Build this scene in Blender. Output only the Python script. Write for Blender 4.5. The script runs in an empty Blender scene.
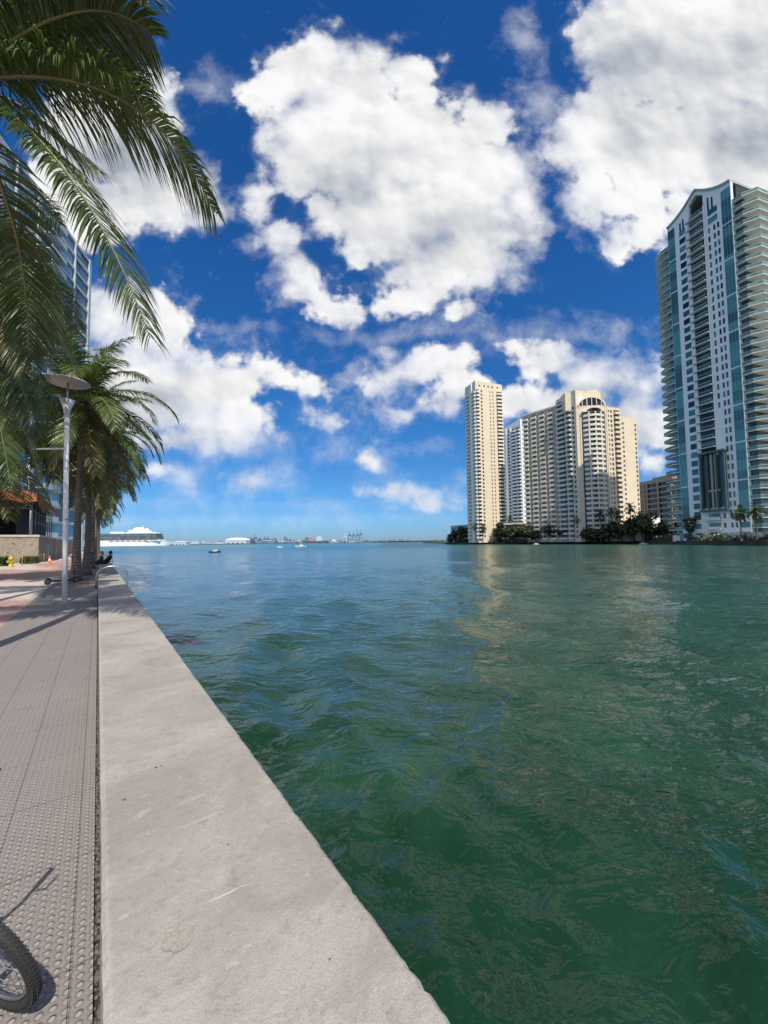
import bpy, bmesh, math, random
import numpy as np
from mathutils import Vector, Matrix
R = math.radians
rnd = random.Random(7)
S = bpy.context.scene
COL = S.collection

# ------------------------------------------------------------------ camera
H = 1.5                        # eye height over the pavement
F = 385.0                      # focal length in pixels
PITCH, ROLL = R(3.0), R(0.7)
_fw = Vector((0, math.cos(PITCH), math.sin(PITCH)))
_rt0 = Vector((1, 0, 0)); _up0 = Vector((0, -math.sin(PITCH), math.cos(PITCH)))
_rt = _rt0 * math.cos(ROLL) - _up0 * math.sin(ROLL)
_up = _up0 * math.cos(ROLL) + _rt0 * math.sin(ROLL)
HORIZON = 542.0
SHY = (HORIZON - 512) / F - math.tan(PITCH)       # lens shift

def ray(px, py):
    xc = (px - 384) / F; yc = (512 - py) / F + SHY
    return _fw + _rt * xc + _up * yc
def at(px, py, Y):
    d = ray(px, py); return Vector((0, 0, H)) + d * (Y / d.y)
def plan(px, Y, py=541):
    p = at(px, py, Y); return (p.x, p.y)
def on_ground(px, py, z=0.0):
    d = ray(px, py); return Vector((0, 0, H)) + d * ((z - H) / d.z)

cam = bpy.data.cameras.new('camera'); camo = bpy.data.objects.new('camera', cam); COL.objects.link(camo)
cam.sensor_fit = 'VERTICAL'; cam.sensor_height = 36; cam.lens = F / 1024 * 36
cam.shift_y = SHY * F / 1024
cam.clip_start = 0.05; cam.clip_end = 30000
m = Matrix.Identity(4)
for i in range(3):
    m[i][0] = _rt[i]; m[i][1] = _up[i]; m[i][2] = -_fw[i]
m[2][3] = H
camo.matrix_world = m
S.camera = camo
S.view_settings.view_transform = 'Standard'; S.view_settings.look = 'None'; S.view_settings.exposure = 0

# the walkway runs off to the left: local x = towards the water, local y = along it
WROT = R(36.6)
def wk(x, y):
    c, s = math.cos(WROT), math.sin(WROT)
    return (x * c - y * s, x * s + y * c)
def wk_inv(X, Y):
    c, s = math.cos(WROT), math.sin(WROT)
    return (X * c + Y * s, -X * s + Y * c)

# ------------------------------------------------------------------ material helpers
def mat(name):
    m = bpy.data.materials.new(name); m.use_nodes = True
    nt = m.node_tree
    return m, nt, nt.nodes['Principled BSDF']
class N:
    """Small node-graph builder."""
    def __init__(s, nt): s.nt = nt
    def new(s, t, **kw):
        n = s.nt.nodes.new(t)
        for k, v in kw.items(): setattr(n, k, v)
        return n
    def put(s, sock, v):
        if v is None: return
        if isinstance(v, bpy.types.NodeSocket): s.nt.links.new(v, sock)
        else: sock.default_value = v
    def math(s, op, a, b=None, c=None, clamp=False):
        n = s.new('ShaderNodeMath', operation=op, use_clamp=clamp)
        for i, v in enumerate((a, b, c)): s.put(n.inputs[i], v)
        return n.outputs[0]
    def vmath(s, op, a, b=None):
        n = s.new('ShaderNodeVectorMath', operation=op)
        s.put(n.inputs[0], a); s.put(n.inputs[1], b)
        return n.outputs['Value'] if op in ('LENGTH', 'DOT_PRODUCT') else n.outputs[0]
    def noise(s, vec, scale, detail=4, rough=.5, dist=0, dim='3D', out='Fac'):
        n = s.new('ShaderNodeTexNoise', noise_dimensions=dim)
        s.put(n.inputs['Vector'], vec)
        n.inputs['Scale'].default_value = scale; n.inputs['Detail'].default_value = detail
        n.inputs['Roughness'].default_value = rough; n.inputs['Distortion'].default_value = dist
        return n.outputs[out]
    def ramp(s, f, stops, interp='LINEAR'):
        n = s.new('ShaderNodeValToRGB'); n.color_ramp.interpolation = interp
        el = n.color_ramp.elements
        while len(el) < len(stops): el.new(0.5)
        for e, (p, c) in zip(el, stops):
            e.position = p; e.color = (c, c, c, 1) if isinstance(c, (int, float)) else (*c, 1)
        s.put(n.inputs[0], f); return n.outputs[0]
    def mix(s, f, a, b, mode='MIX'):
        n = s.new('ShaderNodeMix', data_type='RGBA', blend_type=mode)
        s.put(n.inputs['Factor'], f)
        for k, v in ((6, a), (7, b)):
            if isinstance(v, tuple) and len(v) == 3: v = (*v, 1)
            s.put(n.inputs[k], v)
        return n.outputs[2]
    def mapr(s, v, a, b, c=0., d=1., smooth=True):
        n = s.new('ShaderNodeMapRange', interpolation_type='SMOOTHSTEP' if smooth else 'LINEAR')
        for i, x in enumerate((v, a, b, c, d)): s.put(n.inputs[i], x)
        return n.outputs[0]
    def mapping(s, vec, loc=(0, 0, 0), rot=(0, 0, 0), scale=(1, 1, 1), kind='POINT'):
        n = s.new('ShaderNodeMapping', vector_type=kind); s.put(n.inputs['Vector'], vec)
        n.inputs['Location'].default_value = loc; n.inputs['Rotation'].default_value = rot; n.inputs['Scale'].default_value = scale
        return n.outputs[0]
    def coord(s, which='Object'): return s.new('ShaderNodeTexCoord').outputs[which]
    def bump(s, h, strength=.5, dist=.01, normal=None):
        n = s.new('ShaderNodeBump'); s.put(n.inputs['Height'], h)
        n.inputs['Strength'].default_value = strength; n.inputs['Distance'].default_value = dist
        s.put(n.inputs['Normal'], normal); return n.outputs[0]

def plain(name, col, rough=.6, metal=0., var=.12, scale=3., spec=.5, bump=0., bscale=40.):
    """A painted / plaster / metal surface with a little blotchy variation."""
    m, nt, b = mat(name); g = N(nt); co = g.coord()
    f = g.noise(co, scale, 5, .6)
    lo = tuple(c * (1 - var) for c in col); hi = tuple(min(1, c * (1 + var)) for c in col)
    g.put(b.inputs['Base Color'], g.ramp(f, [(.3, lo), (.7, hi)]))
    b.inputs['Roughness'].default_value = rough; b.inputs['Metallic'].default_value = metal
    b.inputs['Specular IOR Level'].default_value = spec
    if bump: g.put(b.inputs['Normal'], g.bump(g.noise(co, bscale, 4), bump, .02))
    return m
def glassy(name, col, rough=.08, var=.5, scale=.35, spec=.8):
    """Window glass: dark, mirror-like, with room brightness painted at random into its colour."""
    m, nt, b = mat(name); g = N(nt); co = g.coord()
    wn = g.new('ShaderNodeTexWhiteNoise', noise_dimensions='3D')
    g.put(wn.inputs['Vector'], g.vmath('FLOOR', g.vmath('MULTIPLY', co, (scale, scale, scale))))
    lo = tuple(c * (1 - var) for c in col); hi = tuple(min(1, c * (1 + var * 1.3)) for c in col)
    g.put(b.inputs['Base Color'], g.ramp(wn.outputs[0], [(.1, lo), (.9, hi)]))
    b.inputs['Roughness'].default_value = rough; b.inputs['Specular IOR Level'].default_value = spec
    return m

# ------------------------------------------------------------------ object helpers
def tag(o, label=None, cat=None, group=None, kind=None):
    for k, v in (('label', label), ('category', cat), ('group', group), ('kind', kind)):
        if v: o[k] = v
    return o
def thing(name, label, cat, loc=(0, 0, 0), rz=0., group=None):
    o = bpy.data.objects.new(name, None); COL.objects.link(o); o.empty_display_size = .2
    o.location = loc; o.rotation_euler = (0, 0, rz)
    return tag(o, label, cat, group)

class MB:
    """Collects geometry for ONE mesh."""
    def __init__(s): s.v = []; s.f = []; s.smooth = []
    def face_block(s, vs, fs, smooth=False):
        o = len(s.v); s.v += [tuple(v) for v in vs]; s.f += [tuple(i + o for i in f) for f in fs]
        s.smooth += [smooth] * len(fs)
    def hexa(s, c8):      # bottom 4 (ccw), top 4
        s.face_block(c8, [(3, 2, 1, 0), (4, 5, 6, 7), (0, 1, 5, 4), (1, 2, 6, 5), (2, 3, 7, 6), (3, 0, 4, 7)])
    def box(s, x0, x1, y0, y1, z0, z1):
        s.hexa([(x0, y0, z0), (x1, y0, z0), (x1, y1, z0), (x0, y1, z0), (x0, y0, z1), (x1, y0, z1), (x1, y1, z1), (x0, y1, z1)])
    def prism(s, poly, z0, z1):     # poly ccw in plan; z1 may be a list
        n = len(poly); z1s = z1 if isinstance(z1, (list, tuple)) else [z1] * n
        vs = [(x, y, z0) for x, y in poly] + [(x, y, z) for (x, y), z in zip(poly, z1s)]
        fs = [tuple(range(n - 1, -1, -1)), tuple(range(n, 2 * n))] + [(i, (i + 1) % n, n + (i + 1) % n, n + i) for i in range(n)]
        s.face_block(vs, fs)
    def tube(s, pts, r, n=8, caps=True, smooth=True):
        pts = [Vector(p) for p in pts]; k = len(pts)
        rs = r if isinstance(r, (list, tuple)) else [r] * k
        vs, fs = [], []; prev = None
        for i, p in enumerate(pts):
            t = (pts[min(i + 1, k - 1)] - pts[max(i - 1, 0)]).normalized()
            if prev is None:
                a = t.orthogonal().normalized()
            else:
                a = (prev - t * prev.dot(t)).normalized()
            prev = a; b = t.cross(a)
            for j in range(n):
                q = 2 * math.pi * j / n
                vs.append(p + (a * math.cos(q) + b * math.sin(q)) * rs[i])
        for i in range(k - 1):
            for j in range(n):
                fs.append((i * n + j, i * n + (j + 1) % n, (i + 1) * n + (j + 1) % n, (i + 1) * n + j))
        s.face_block(vs, fs, smooth)
        if caps:
            o = len(s.v) - len(vs)
            s.f.append(tuple(o + j for j in range(n - 1, -1, -1))); s.f.append(tuple(o + (k - 1) * n + j for j in range(n))); s.smooth += [False, False]
    def lathe(s, prof, n=24, c=(0, 0, 0), smooth=True):   # prof [(r,z)]
        vs, fs = [], []; k = len(prof)
        for r, z in prof:
            for j in range(n):
                q = 2 * math.pi * j / n; vs.append((c[0] + r * math.cos(q), c[1] + r * math.sin(q), c[2] + z))
        for i in range(k - 1):
            for j in range(n): fs.append((i * n + j, i * n + (j + 1) % n, (i + 1) * n + (j + 1) % n, (i + 1) * n + j))
        s.face_block(vs, fs, smooth)
    def ball(s, c, r, n=10, sq=(1, 1, 1)):
        k = max(4, n // 2 + 1)
        prof = [(math.sin(math.pi * i / k), -math.cos(math.pi * i / k)) for i in range(k + 1)]
        vs, fs = [], []
        for pr, pz in prof:
            for j in range(n):
                q = 2 * math.pi * j / n
                vs.append((c[0] + r * sq[0] * pr * math.cos(q), c[1] + r * sq[1] * pr * math.sin(q), c[2] + r * sq[2] * pz))
        for i in range(k):
            for j in range(n): fs.append((i * n + j, i * n + (j + 1) % n, (i + 1) * n + (j + 1) % n, (i + 1) * n + j))
        s.face_block(vs, fs, True)
    def ring(s, c, R_, r, ax, n=40, k=8):    # torus, ax = axle direction
        ax = Vector(ax).normalized(); a = ax.orthogonal().normalized(); b = ax.cross(a); c = Vector(c)
        vs, fs = [], []
        for i in range(n):
            q = 2 * math.pi * i / n; d = a * math.cos(q) + b * math.sin(q)
            for j in range(k):
                w = 2 * math.pi * j / k; vs.append(c + d * (R_ + r * math.cos(w)) + ax * r * math.sin(w))
        for i in range(n):
            for j in range(k): fs.append((i * k + j, ((i + 1) % n) * k + j, ((i + 1) % n) * k + (j + 1) % k, i * k + (j + 1) % k))
        s.face_block(vs, fs, True)
    def mesh(s, name, mt=None):
        me = bpy.data.meshes.new(name); me.from_pydata(s.v, [], s.f)
        if any(s.smooth): me.polygons.foreach_set('use_smooth', s.smooth)
        if mt:
            for x in (mt if isinstance(mt, (list, tuple)) else [mt]): me.materials.append(x)
        me.update(); return me
    def build(s, name, mt, parent=None, **kw):
        o = bpy.data.objects.new(name, s.mesh(name, mt)); COL.objects.link(o)
        if parent is not None: o.parent = parent
        return tag(o, **kw)
def bevel(o, w=.01, seg=2):
    md = o.modifiers.new('bevel', 'BEVEL'); md.width = w; md.segments = seg; md.limit_method = 'ANGLE'; md.angle_limit = R(40)
    return o
def dup(root, loc, rz, label=None, group=None, scale=None):
    r = root.copy(); COL.objects.link(r); r.location = loc; r.rotation_euler = (0, 0, rz)
    if label: r['label'] = label
    if group: r['group'] = group
    if scale: r.scale = (scale,) * 3
    for ch in list(root.children):
        c = ch.copy(); COL.objects.link(c); c.parent = r
        for gch in list(ch.children):
            d = gch.copy(); COL.objects.link(d); d.parent = c
    return r

class PartSet:
    """Repeated parts of one thing (windows, balconies): the 90 nearest as single parts, the rest as one part."""
    def __init__(s, name, mt, parent, limit=90): s.n, s.m, s.p, s.lim, s.items = name, mt, parent, limit, []
    def add(s, fn, key):
        s.items.append((key, fn))
    def flush(s):
        s.items.sort(key=lambda t: t[0])
        inv = Vector(s.p.location)
        for i, (k, fn) in enumerate(s.items[:s.lim]):
            mb = MB(); fn(mb); mb.v = [tuple(Vector(v) - inv) for v in mb.v]; mb.build(s.n, s.m, s.p)
        if len(s.items) > s.lim:
            mb = MB()
            for k, fn in s.items[s.lim:]: fn(mb)
            mb.v = [tuple(Vector(v) - inv) for v in mb.v]
            mb.build(s.n, s.m, s.p, kind='stuff')

class Face:
    """A facade from plan point a to b (left to right seen from outside); s along it, d outwards from it."""
    def __init__(f, a, b):
        f.a = Vector((a[0], a[1])); f.b = Vector((b[0], b[1])); f.L = (f.b - f.a).length
        f.e = (f.b - f.a) / f.L; f.n = Vector((f.e.y, -f.e.x))
    def p(f, s, d): return f.a + f.e * s + f.n * d
    def box(f, mb, s0, s1, d0, d1, z0, z1):
        q = [f.p(s0, d1), f.p(s1, d1), f.p(s1, d0), f.p(s0, d0)]
        mb.hexa([(v.x, v.y, z0) for v in q] + [(v.x, v.y, z1) for v in q])
    def key(f, s, z):
        q = f.p(s, 0); return q.x * q.x + q.y * q.y + (z - H) ** 2
# ------------------------------------------------------------------ sun and sky
SUN_EL, SUN_AZ = R(53), R(156)            # azimuth clockwise from +Y: behind the viewer, to the right
sd = Vector((math.sin(SUN_AZ) * math.cos(SUN_EL), math.cos(SUN_AZ) * math.cos(SUN_EL), math.sin(SUN_EL)))
sl = bpy.data.lights.new('sun', 'SUN'); sl.energy = 5.0; sl.angle = R(.53); sl.color = (1, .935, .82)
so = bpy.data.objects.new('sun', sl); COL.objects.link(so); so.rotation_euler = sd.to_track_quat('Z', 'Y').to_euler(); so.location = (20, -40, 60)

W = bpy.data.worlds.new('World'); S.world = W; W.use_nodes = True
W.cycles.sampling_method = 'MANUAL'; W.cycles.sample_map_resolution = 512
nt = W.node_tree; g = N(nt); bg = nt.nodes['Background']
sky = g.new('ShaderNodeTexSky', sky_type='NISHITA'); sky.sun_disc = False
sky.sun_elevation = SUN_EL; sky.sun_rotation = SUN_AZ; sky.altitude = 0; sky.air_density = 1.0; sky.dust_density = 0.35; sky.ozone_density = 3.0
dirv = g.coord('Generated')
sep = g.new('ShaderNodeSeparateXYZ'); g.put(sep.inputs[0], dirv)
X, Y, Z = sep.outputs
# deep polarised blue overhead, paler to the horizon
hs = g.new('ShaderNodeHueSaturation'); g.put(hs.inputs['Color'], sky.outputs[0])
hs.inputs['Hue'].default_value = .512; hs.inputs['Saturation'].default_value = 1.22; hs.inputs['Value'].default_value = 1.0
tint = g.ramp(g.math('MAXIMUM', Z, 0.), [(0., (.42, .64, 1.22)), (.05, (.40, .72, 1.22)), (.14, (.42, .86, 1.16)), (.3, (.42, 1.02, 1.25)), (.65, (.36, 1.02, 1.26)), (1., (.36, 1.0, 1.25))])
skyc = g.mix(1., hs.outputs[0], tint, 'MULTIPLY')

# clouds: a field of soft ellipses on the sky's tangent plane (x/y, z/y), broken up by fractal noise
Ys = g.math('MAXIMUM', g.math('ABSOLUTE', Y), .12)
cmb = g.new('ShaderNodeCombineXYZ'); g.put(cmb.inputs[0], g.math('DIVIDE', X, Ys)); g.put(cmb.inputs[1], g.math('DIVIDE', Z, Ys))
P = cmb.outputs[0]
hfac = g.mapr(g.math('DIVIDE', Z, Ys), .08, .55, .30, 1.)       # lower clouds are farther: smaller, flatter detail
def warp(p, sc, amp, det, off):
    c = g.noise(g.mapping(p, loc=off), sc, det, .55, out='Color')
    return g.vmath('ADD', p, g.vmath('MULTIPLY', g.vmath('SUBTRACT', c, (.5, .5, .5)), (amp, amp, 0)))
def warps(p, *a):
    n = g.new('ShaderNodeMix', data_type='VECTOR'); g.put(n.inputs['Factor'], hfac); g.put(n.inputs[4], p); g.put(n.inputs[5], warp(p, *a)); return n.outputs[1]
Pw = warps(warps(P, 3.6, .10, 3, (3.1, 1.7, 0)), 10, .06, 5, (8, 2, 0))
def field(p, blobs, k=.035):
    acc = None; cnt = 0
    for (px, py, a, b, rot) in blobs:
        d = ray(px, py); u, v = d.x / d.y, d.z / d.y
        a /= F; b /= F
        if cnt % 4 == 0: pi = p
        if acc is not None and cnt % 4 == 0:        # a negligible dependence on the running result keeps the shader's working set small
            n = g.new('ShaderNodeVectorMath', operation='MULTIPLY_ADD')
            g.put(n.inputs[0], acc); n.inputs[1].default_value = (1e-7, 1e-7, 0); g.put(n.inputs[2], p); pi = n.outputs[0]
        cnt += 1
        if rot:
            q = g.mapping(pi, loc=(u, v, 0), rot=(0, 0, R(rot)), scale=(a, b, 1), kind='TEXTURE')
        else:
            n = g.new('ShaderNodeVectorMath', operation='MULTIPLY_ADD')
            g.put(n.inputs[0], pi); n.inputs[1].default_value = (1 / a, 1 / b, 0); n.inputs[2].default_value = (-u / a, -v / b, 0); q = n.outputs[0]
        w_ = min(a, b) * .75 + .25 * math.sqrt(a * b)
        sdv = g.math('MULTIPLY_ADD', g.vmath('LENGTH', q), w_, -w_)
        if acc is None: acc = sdv
        else: acc = g.math('SMOOTH_MIN', acc, sdv, k)
    return acc
CL = [ # the big heart-shaped cumulus
 (262,95,24,26,0),(300,72,46,44,0),(322,40,22,20,0),(355,70,50,38,0),(408,72,36,34,0),(330,140,80,70,0),(410,140,70,70,0),(486,122,36,34,0),(480,180,70,56,0),
 (400,215,90,52,0),(455,255,72,36,0),(522,200,32,44,0),(430,290,50,22,0),(490,262,34,22,0),
 (258,200,24,24,0),(280,238,40,24,-50),(305,275,36,24,-45),(340,306,40,20,-10),(390,300,44,20,5),(455,308,20,14,0),
 (360,187,42,32,0),(480,230,52,32,0),(432,272,46,26,0),(112,206,34,28,0),(65,160,34,28,0),(632,205,50,32,0),(350,100,60,44,0),(520,170,26,30,0),(618,105,40,40,0),(600,395,40,22,0),
 # the grey one cut by the frame on the right
 (700,40,130,95,0),(612,40,44,70,0),(590,140,48,56,0),(660,150,85,62,0),(740,150,90,80,0),(590,200,28,34,0),(640,236,38,20,0),(690,215,40,26,0),
 # behind the palms
 (110,130,76,66,0),(165,190,54,50,0),(214,212,22,16,0),(140,90,40,30,0),(60,210,60,60,0),
 # lower left
 (110,312,60,34,0),(150,330,48,40,0),(140,388,90,56,0),(205,385,68,40,0),(232,428,50,32,0),(290,378,42,15,-12),(265,362,36,17,-10),(195,440,80,16,0),(60,400,60,50,0),
 # above the slim tower
 (396,374,42,24,0),(440,362,40,24,0),(470,385,46,24,0),(394,408,32,10,0),(510,400,36,24,10),
 (556,358,46,26,0),(600,378,60,28,0),(650,385,40,28,0),(630,425,56,26,0),(665,440,30,16,0),(560,395,50,18,0),
 # low fair-weather puffs
 (367,460,19,12,0),(325,424,27,9,0),(185,478,18,12,0),(258,483,30,9,-4),(415,492,56,11,0),(435,503,40,9,0),(655,466,17,12,0),(160,470,18,8,0),
]
THIN = [(210,86,22,14,20),(522,38,12,26,10),(548,100,14,50,15),(320,332,20,6,-35),(225,325,22,4,0),(380,450,26,5,0),(400,517,40,3,0),(150,500,50,4,0),(300,505,30,3,0),(250,520,60,3,0),(330,455,24,5,0),(445,330,14,20,0),(420,335,60,8,0),(560,330,60,10,0)]
SH = [(430,235,75,36,0),(340,190,60,50,10),(400,150,50,26,-30),(690,60,110,60,0),(745,140,70,60,0),(640,130,40,40,0),(150,450,110,14,0),(120,150,70,60,0),(160,400,60,28,0),(460,400,50,10,0),(600,400,70,12,0),(420,503,55,5,0),(640,440,40,9,0),(190,445,80,10,0),(620,60,50,40,0)]
Pl = warp(P, 16, .022, 3, (5, 9, 0))
def lump(off, sc, smooth=.35):      # rounded cauliflower heads
    v = g.new('ShaderNodeTexVoronoi', voronoi_dimensions='2D', feature='SMOOTH_F1'); v.inputs['Scale'].default_value = sc; v.inputs['Smoothness'].default_value = smooth
    g.put(v.inputs['Vector'], g.vmath('ADD', Pl, off)); return g.math('SUBTRACT', .5, v.outputs['Distance'])
fb = g.noise(P, 9., 8, .62, .15)                       # fine breakup
l1, l2 = lump((0, 0, 0), 13), lump((3, 1, 0), 31)
l1s, l2s = lump((.014, .022, 0), 13), lump((3.006, 1.009, 0), 31)     # the same, a step towards the light
big = g.noise(P, 3.4, 4, .5, .1)
big2 = g.noise(g.vmath('ADD', P, (.05, .09, 0)), 3.4, 4, .5, .1)
sdf = field(Pw, CL)
puff = g.math('ADD', g.math('MULTIPLY', l1, .05), g.math('MULTIPLY', l2, .022))
rag = g.math('ADD', g.math('MULTIPLY', g.math('SUBTRACT', fb, .5), .20), g.math('ADD', puff, -.008))
dens = g.math('ADD', g.math('MULTIPLY', sdf, -1.), g.math('MULTIPLY', g.math('MULTIPLY', rag, g.mapr(hfac, .3, 1., .5, 1.)), g.mapr(sdf, -.10, -.02, .25, 1.)))
thn = g.math('ADD', g.math('MULTIPLY', field(Pw, THIN, .02), -1.), g.math('MULTIPLY', g.math('SUBTRACT', fb, .52), .26))
soft = g.mapr(big, .40, .62)
al = g.mix(soft, g.mapr(dens, -.012, .030), g.mapr(dens, -.035, .10))
wisp = g.math('MULTIPLY', g.mapr(g.math('ADD', dens, g.math('MULTIPLY', g.math('SUBTRACT', fb, .5), .22)), -.06, .05), g.math('MULTIPLY', g.mapr(big2, .44, .60), .42))     # torn edges
al2 = g.math('MULTIPLY', g.mapr(thn, -.05, .08), .45)
# unseen clouds behind and beside the viewer, made thicker to whiten the ambient light
wild = g.mapr(g.noise(g.mapping(dirv, scale=(1, 1, 1.8)), 2.3, 8, .55), .44, .56)
wild = g.math('MULTIPLY', wild, g.mapr(Y, .16, .02))
front = g.mapr(Y, .04, .2)
alpha = g.math('MAXIMUM', g.math('MULTIPLY', g.math('MAXIMUM', g.math('MAXIMUM', al, wisp), al2), front), g.math('MULTIPLY', wild, .9))
alpha = g.math('MULTIPLY', alpha, g.mapr(Z, -.01, .03))
shade = g.math('MULTIPLY', g.mapr(field(Pw, SH, .08), .07, -.15), g.mapr(g.noise(g.mapping(Pw, rot=(0, 0, R(20)), scale=(1.6, .8, 1)), 2.6, 2, .5), .34, .62, .5, 1.15))          # thick, grey undersides
rel = g.math('ADD', g.math('ADD', g.math('MULTIPLY', g.math('SUBTRACT', l1, l1s), .22), g.math('MULTIPLY', g.math('SUBTRACT', l2, l2s), .09)), g.math('MULTIPLY', g.math('SUBTRACT', big, big2), .8))
core = g.mapr(g.math('MULTIPLY', sdf, -1.), .0, .24)
lit = g.math('SUBTRACT', 1., g.math('MULTIPLY', core, .25))
bright = g.math('SUBTRACT', g.math('ADD', 1.0, g.math('MULTIPLY', g.math('MULTIPLY', rel, lit), .85)), g.math('ADD', g.math('MULTIPLY', shade, .46), g.math('MULTIPLY', core, .06)))
bright = g.math('ADD', bright, g.math('MULTIPLY', g.math('SUBTRACT', fb, .5), .07))
bright = g.math('MAXIMUM', g.math('MINIMUM', bright, 1.02), .30)
ccol = g.mix(g.mapr(bright, .3, .95), (.82, .93, 1.10), (1.0, 1.0, 1.0))
cmul = g.new('ShaderNodeVectorMath', operation='SCALE'); g.put(cmul.inputs[0], ccol); g.put(cmul.inputs['Scale'], g.math('MULTIPLY', bright, 9.5))
# haze: the lowest clouds fade towards the sky's colour
ccol = g.mix(g.mapr(Z, .02, .22, .42, 0.), cmul.outputs[0], skyc)
fin = g.mix(alpha, skyc, ccol)
g.put(bg.inputs['Color'], fin); bg.inputs['Strength'].default_value = .1
# ------------------------------------------------------------------ water
WZ = -0.85
m_water, nt, b = mat('river_water'); g = N(nt)
geo = g.new('ShaderNodeNewGeometry').outputs['Position']
dist = g.vmath('LENGTH', geo)
lg = g.noise(geo, .05, 3); lg2 = g.noise(geo, .45, 4)
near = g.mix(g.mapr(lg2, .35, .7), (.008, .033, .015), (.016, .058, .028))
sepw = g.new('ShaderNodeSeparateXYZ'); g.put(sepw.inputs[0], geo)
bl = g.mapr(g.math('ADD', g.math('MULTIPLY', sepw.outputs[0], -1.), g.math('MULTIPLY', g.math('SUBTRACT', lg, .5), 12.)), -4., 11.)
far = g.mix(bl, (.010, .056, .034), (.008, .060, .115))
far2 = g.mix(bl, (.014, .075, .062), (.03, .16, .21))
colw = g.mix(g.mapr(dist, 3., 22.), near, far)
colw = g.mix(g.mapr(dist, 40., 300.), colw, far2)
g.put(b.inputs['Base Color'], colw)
b.inputs['IOR'].default_value = 1.333; g.put(b.inputs['Roughness'], g.mapr(dist, 8., 220., .04, .30)); b.inputs['Specular IOR Level'].default_value = .5
w1 = g.noise(g.mapping(geo, rot=(0, 0, R(20)), scale=(1, 1.5, 1)), 2.2, 3, .5, .6)
w2 = g.noise(g.mapping(geo, rot=(0, 0, R(-35)), scale=(1, 1.7, 1)), 6.5, 3, .5, .3)
w3 = g.noise(g.mapping(geo, rot=(0, 0, R(8)), scale=(.55, 1.5, 1)), .35, 4, .6, .3)
hgt = g.math('ADD', g.math('ADD', g.math('MULTIPLY', w1, .075), g.math('MULTIPLY', w2, .012)), g.math('ADD', g.math('MULTIPLY', w3, .16), g.math('MULTIPLY', g.noise(g.mapping(geo, rot=(0, 0, R(50)), scale=(1, 1.6, 1)), 14, 1), .0006)))
g.put(b.inputs['Normal'], g.bump(hgt, 1.0, 1.0))

def water_mesh():
    na, nr = 520, 470
    ang = np.linspace(R(-97), R(97), na)
    rad = np.concatenate([[0.3], np.geomspace(.9, 15000, nr - 1)])
    A, Rr = np.meshgrid(ang, rad)
    x = Rr * np.sin(A); y = Rr * np.cos(A); z = np.full_like(x, WZ)
    cell = np.maximum(Rr * (ang[1] - ang[0]), np.gradient(rad)[:, None])
    rs = np.random.RandomState(4)
    for i in range(46):
        lam = .42 * (7.5 / .42) ** (rs.rand() ** 1.2)
        th = R(205) + rs.randn() * .75            # travelling direction (wind from the bay)
        k = 2 * math.pi / lam; amp = .0185 * min(lam, 1.7) ** .8 / 2.2 * (.6 + .8 * rs.rand())
        att = np.clip((lam / (cell * 3.) - 1), 0, 1)
        # warp so crests do not run dead straight
        ph = k * (x * math.cos(th) + y * math.sin(th)) + 1.1 * np.sin(x / lam * .37 + i) + 1.1 * np.sin(y / lam * .29 + 2 * i) + rs.rand() * 6.28
        s = np.sin(ph); z += att * amp * (s + .25 * (s * s - .5))
    v = np.stack([x, y, z], -1).reshape(-1, 3)
    idx = np.arange(na * nr).reshape(nr, na)
    f = np.stack([idx[:-1, :-1], idx[:-1, 1:], idx[1:, 1:], idx[1:, :-1]], -1).reshape(-1, 4)[:, ::-1]
    me = bpy.data.meshes.new('water')
    me.vertices.add(len(v)); me.vertices.foreach_set('co', v.ravel())
    me.loops.add(f.size); me.loops.foreach_set('vertex_index', f.ravel().astype(np.int32))
    me.polygons.add(len(f)); me.polygons.foreach_set('loop_start', np.arange(0, f.size, 4, dtype=np.int32))
    me.polygons.foreach_set('use_smooth', np.ones(len(f), bool))
    me.update(calc_edges=True); me.materials.append(m_water); return me
wo = bpy.data.objects.new('water', water_mesh()); COL.objects.link(wo); tag(wo, kind='structure')

# ------------------------------------------------------------------ walkway
def wkobj(o): o.rotation_euler = (0, 0, WROT); return o
def frac(g, v): return g.math('FRACT', v)
m_tact, nt, b = mat('tactile_paver'); g = N(nt); co = g.coord()
sp = g.new('ShaderNodeSeparateXYZ'); g.put(sp.inputs[0], co); lx, ly, lz = sp.outputs
PIT = .034
def cell(v, p): return g.math('SUBTRACT', frac(g, g.math('DIVIDE', v, p)), .5)
cx, cy = cell(lx, PIT), cell(ly, PIT)
dd = g.math('SQRT', g.math('ADD', g.math('MULTIPLY', cx, cx), g.math('MULTIPLY', cy, cy)))
ca = g.new('ShaderNodeCombineXYZ'); g.put(ca.inputs[0], g.math('FLOOR', g.math('DIVIDE', lx, PIT))); g.put(ca.inputs[1], g.math('FLOOR', g.math('DIVIDE', ly, PIT)))
wn = g.new('ShaderNodeTexWhiteNoise', noise_dimensions='2D'); g.put(wn.inputs['Vector'], ca.outputs[0])
wear = g.math('ADD', g.math('MULTIPLY', wn.outputs[0], .5), g.math('MULTIPLY', g.noise(co, 2.5, 4), 1.2))
dome = g.math('MULTIPLY', g.mapr(dd, .33, .18), g.mapr(wear, .3, .9, .25, 1.))
ring = g.math('MULTIPLY', g.mapr(dd, .28, .36), g.mapr(dd, .46, .37))
TW, TL = PIT * 9, PIT * 18
jx = g.math('ABSOLUTE', cell(g.math('ADD', lx, .045), TW)); jy = g.math('ABSOLUTE', cell(ly, TL))
joint = g.math('MAXIMUM', g.mapr(jx, .487, .497), g.mapr(jy, .4935, .4985))
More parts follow.
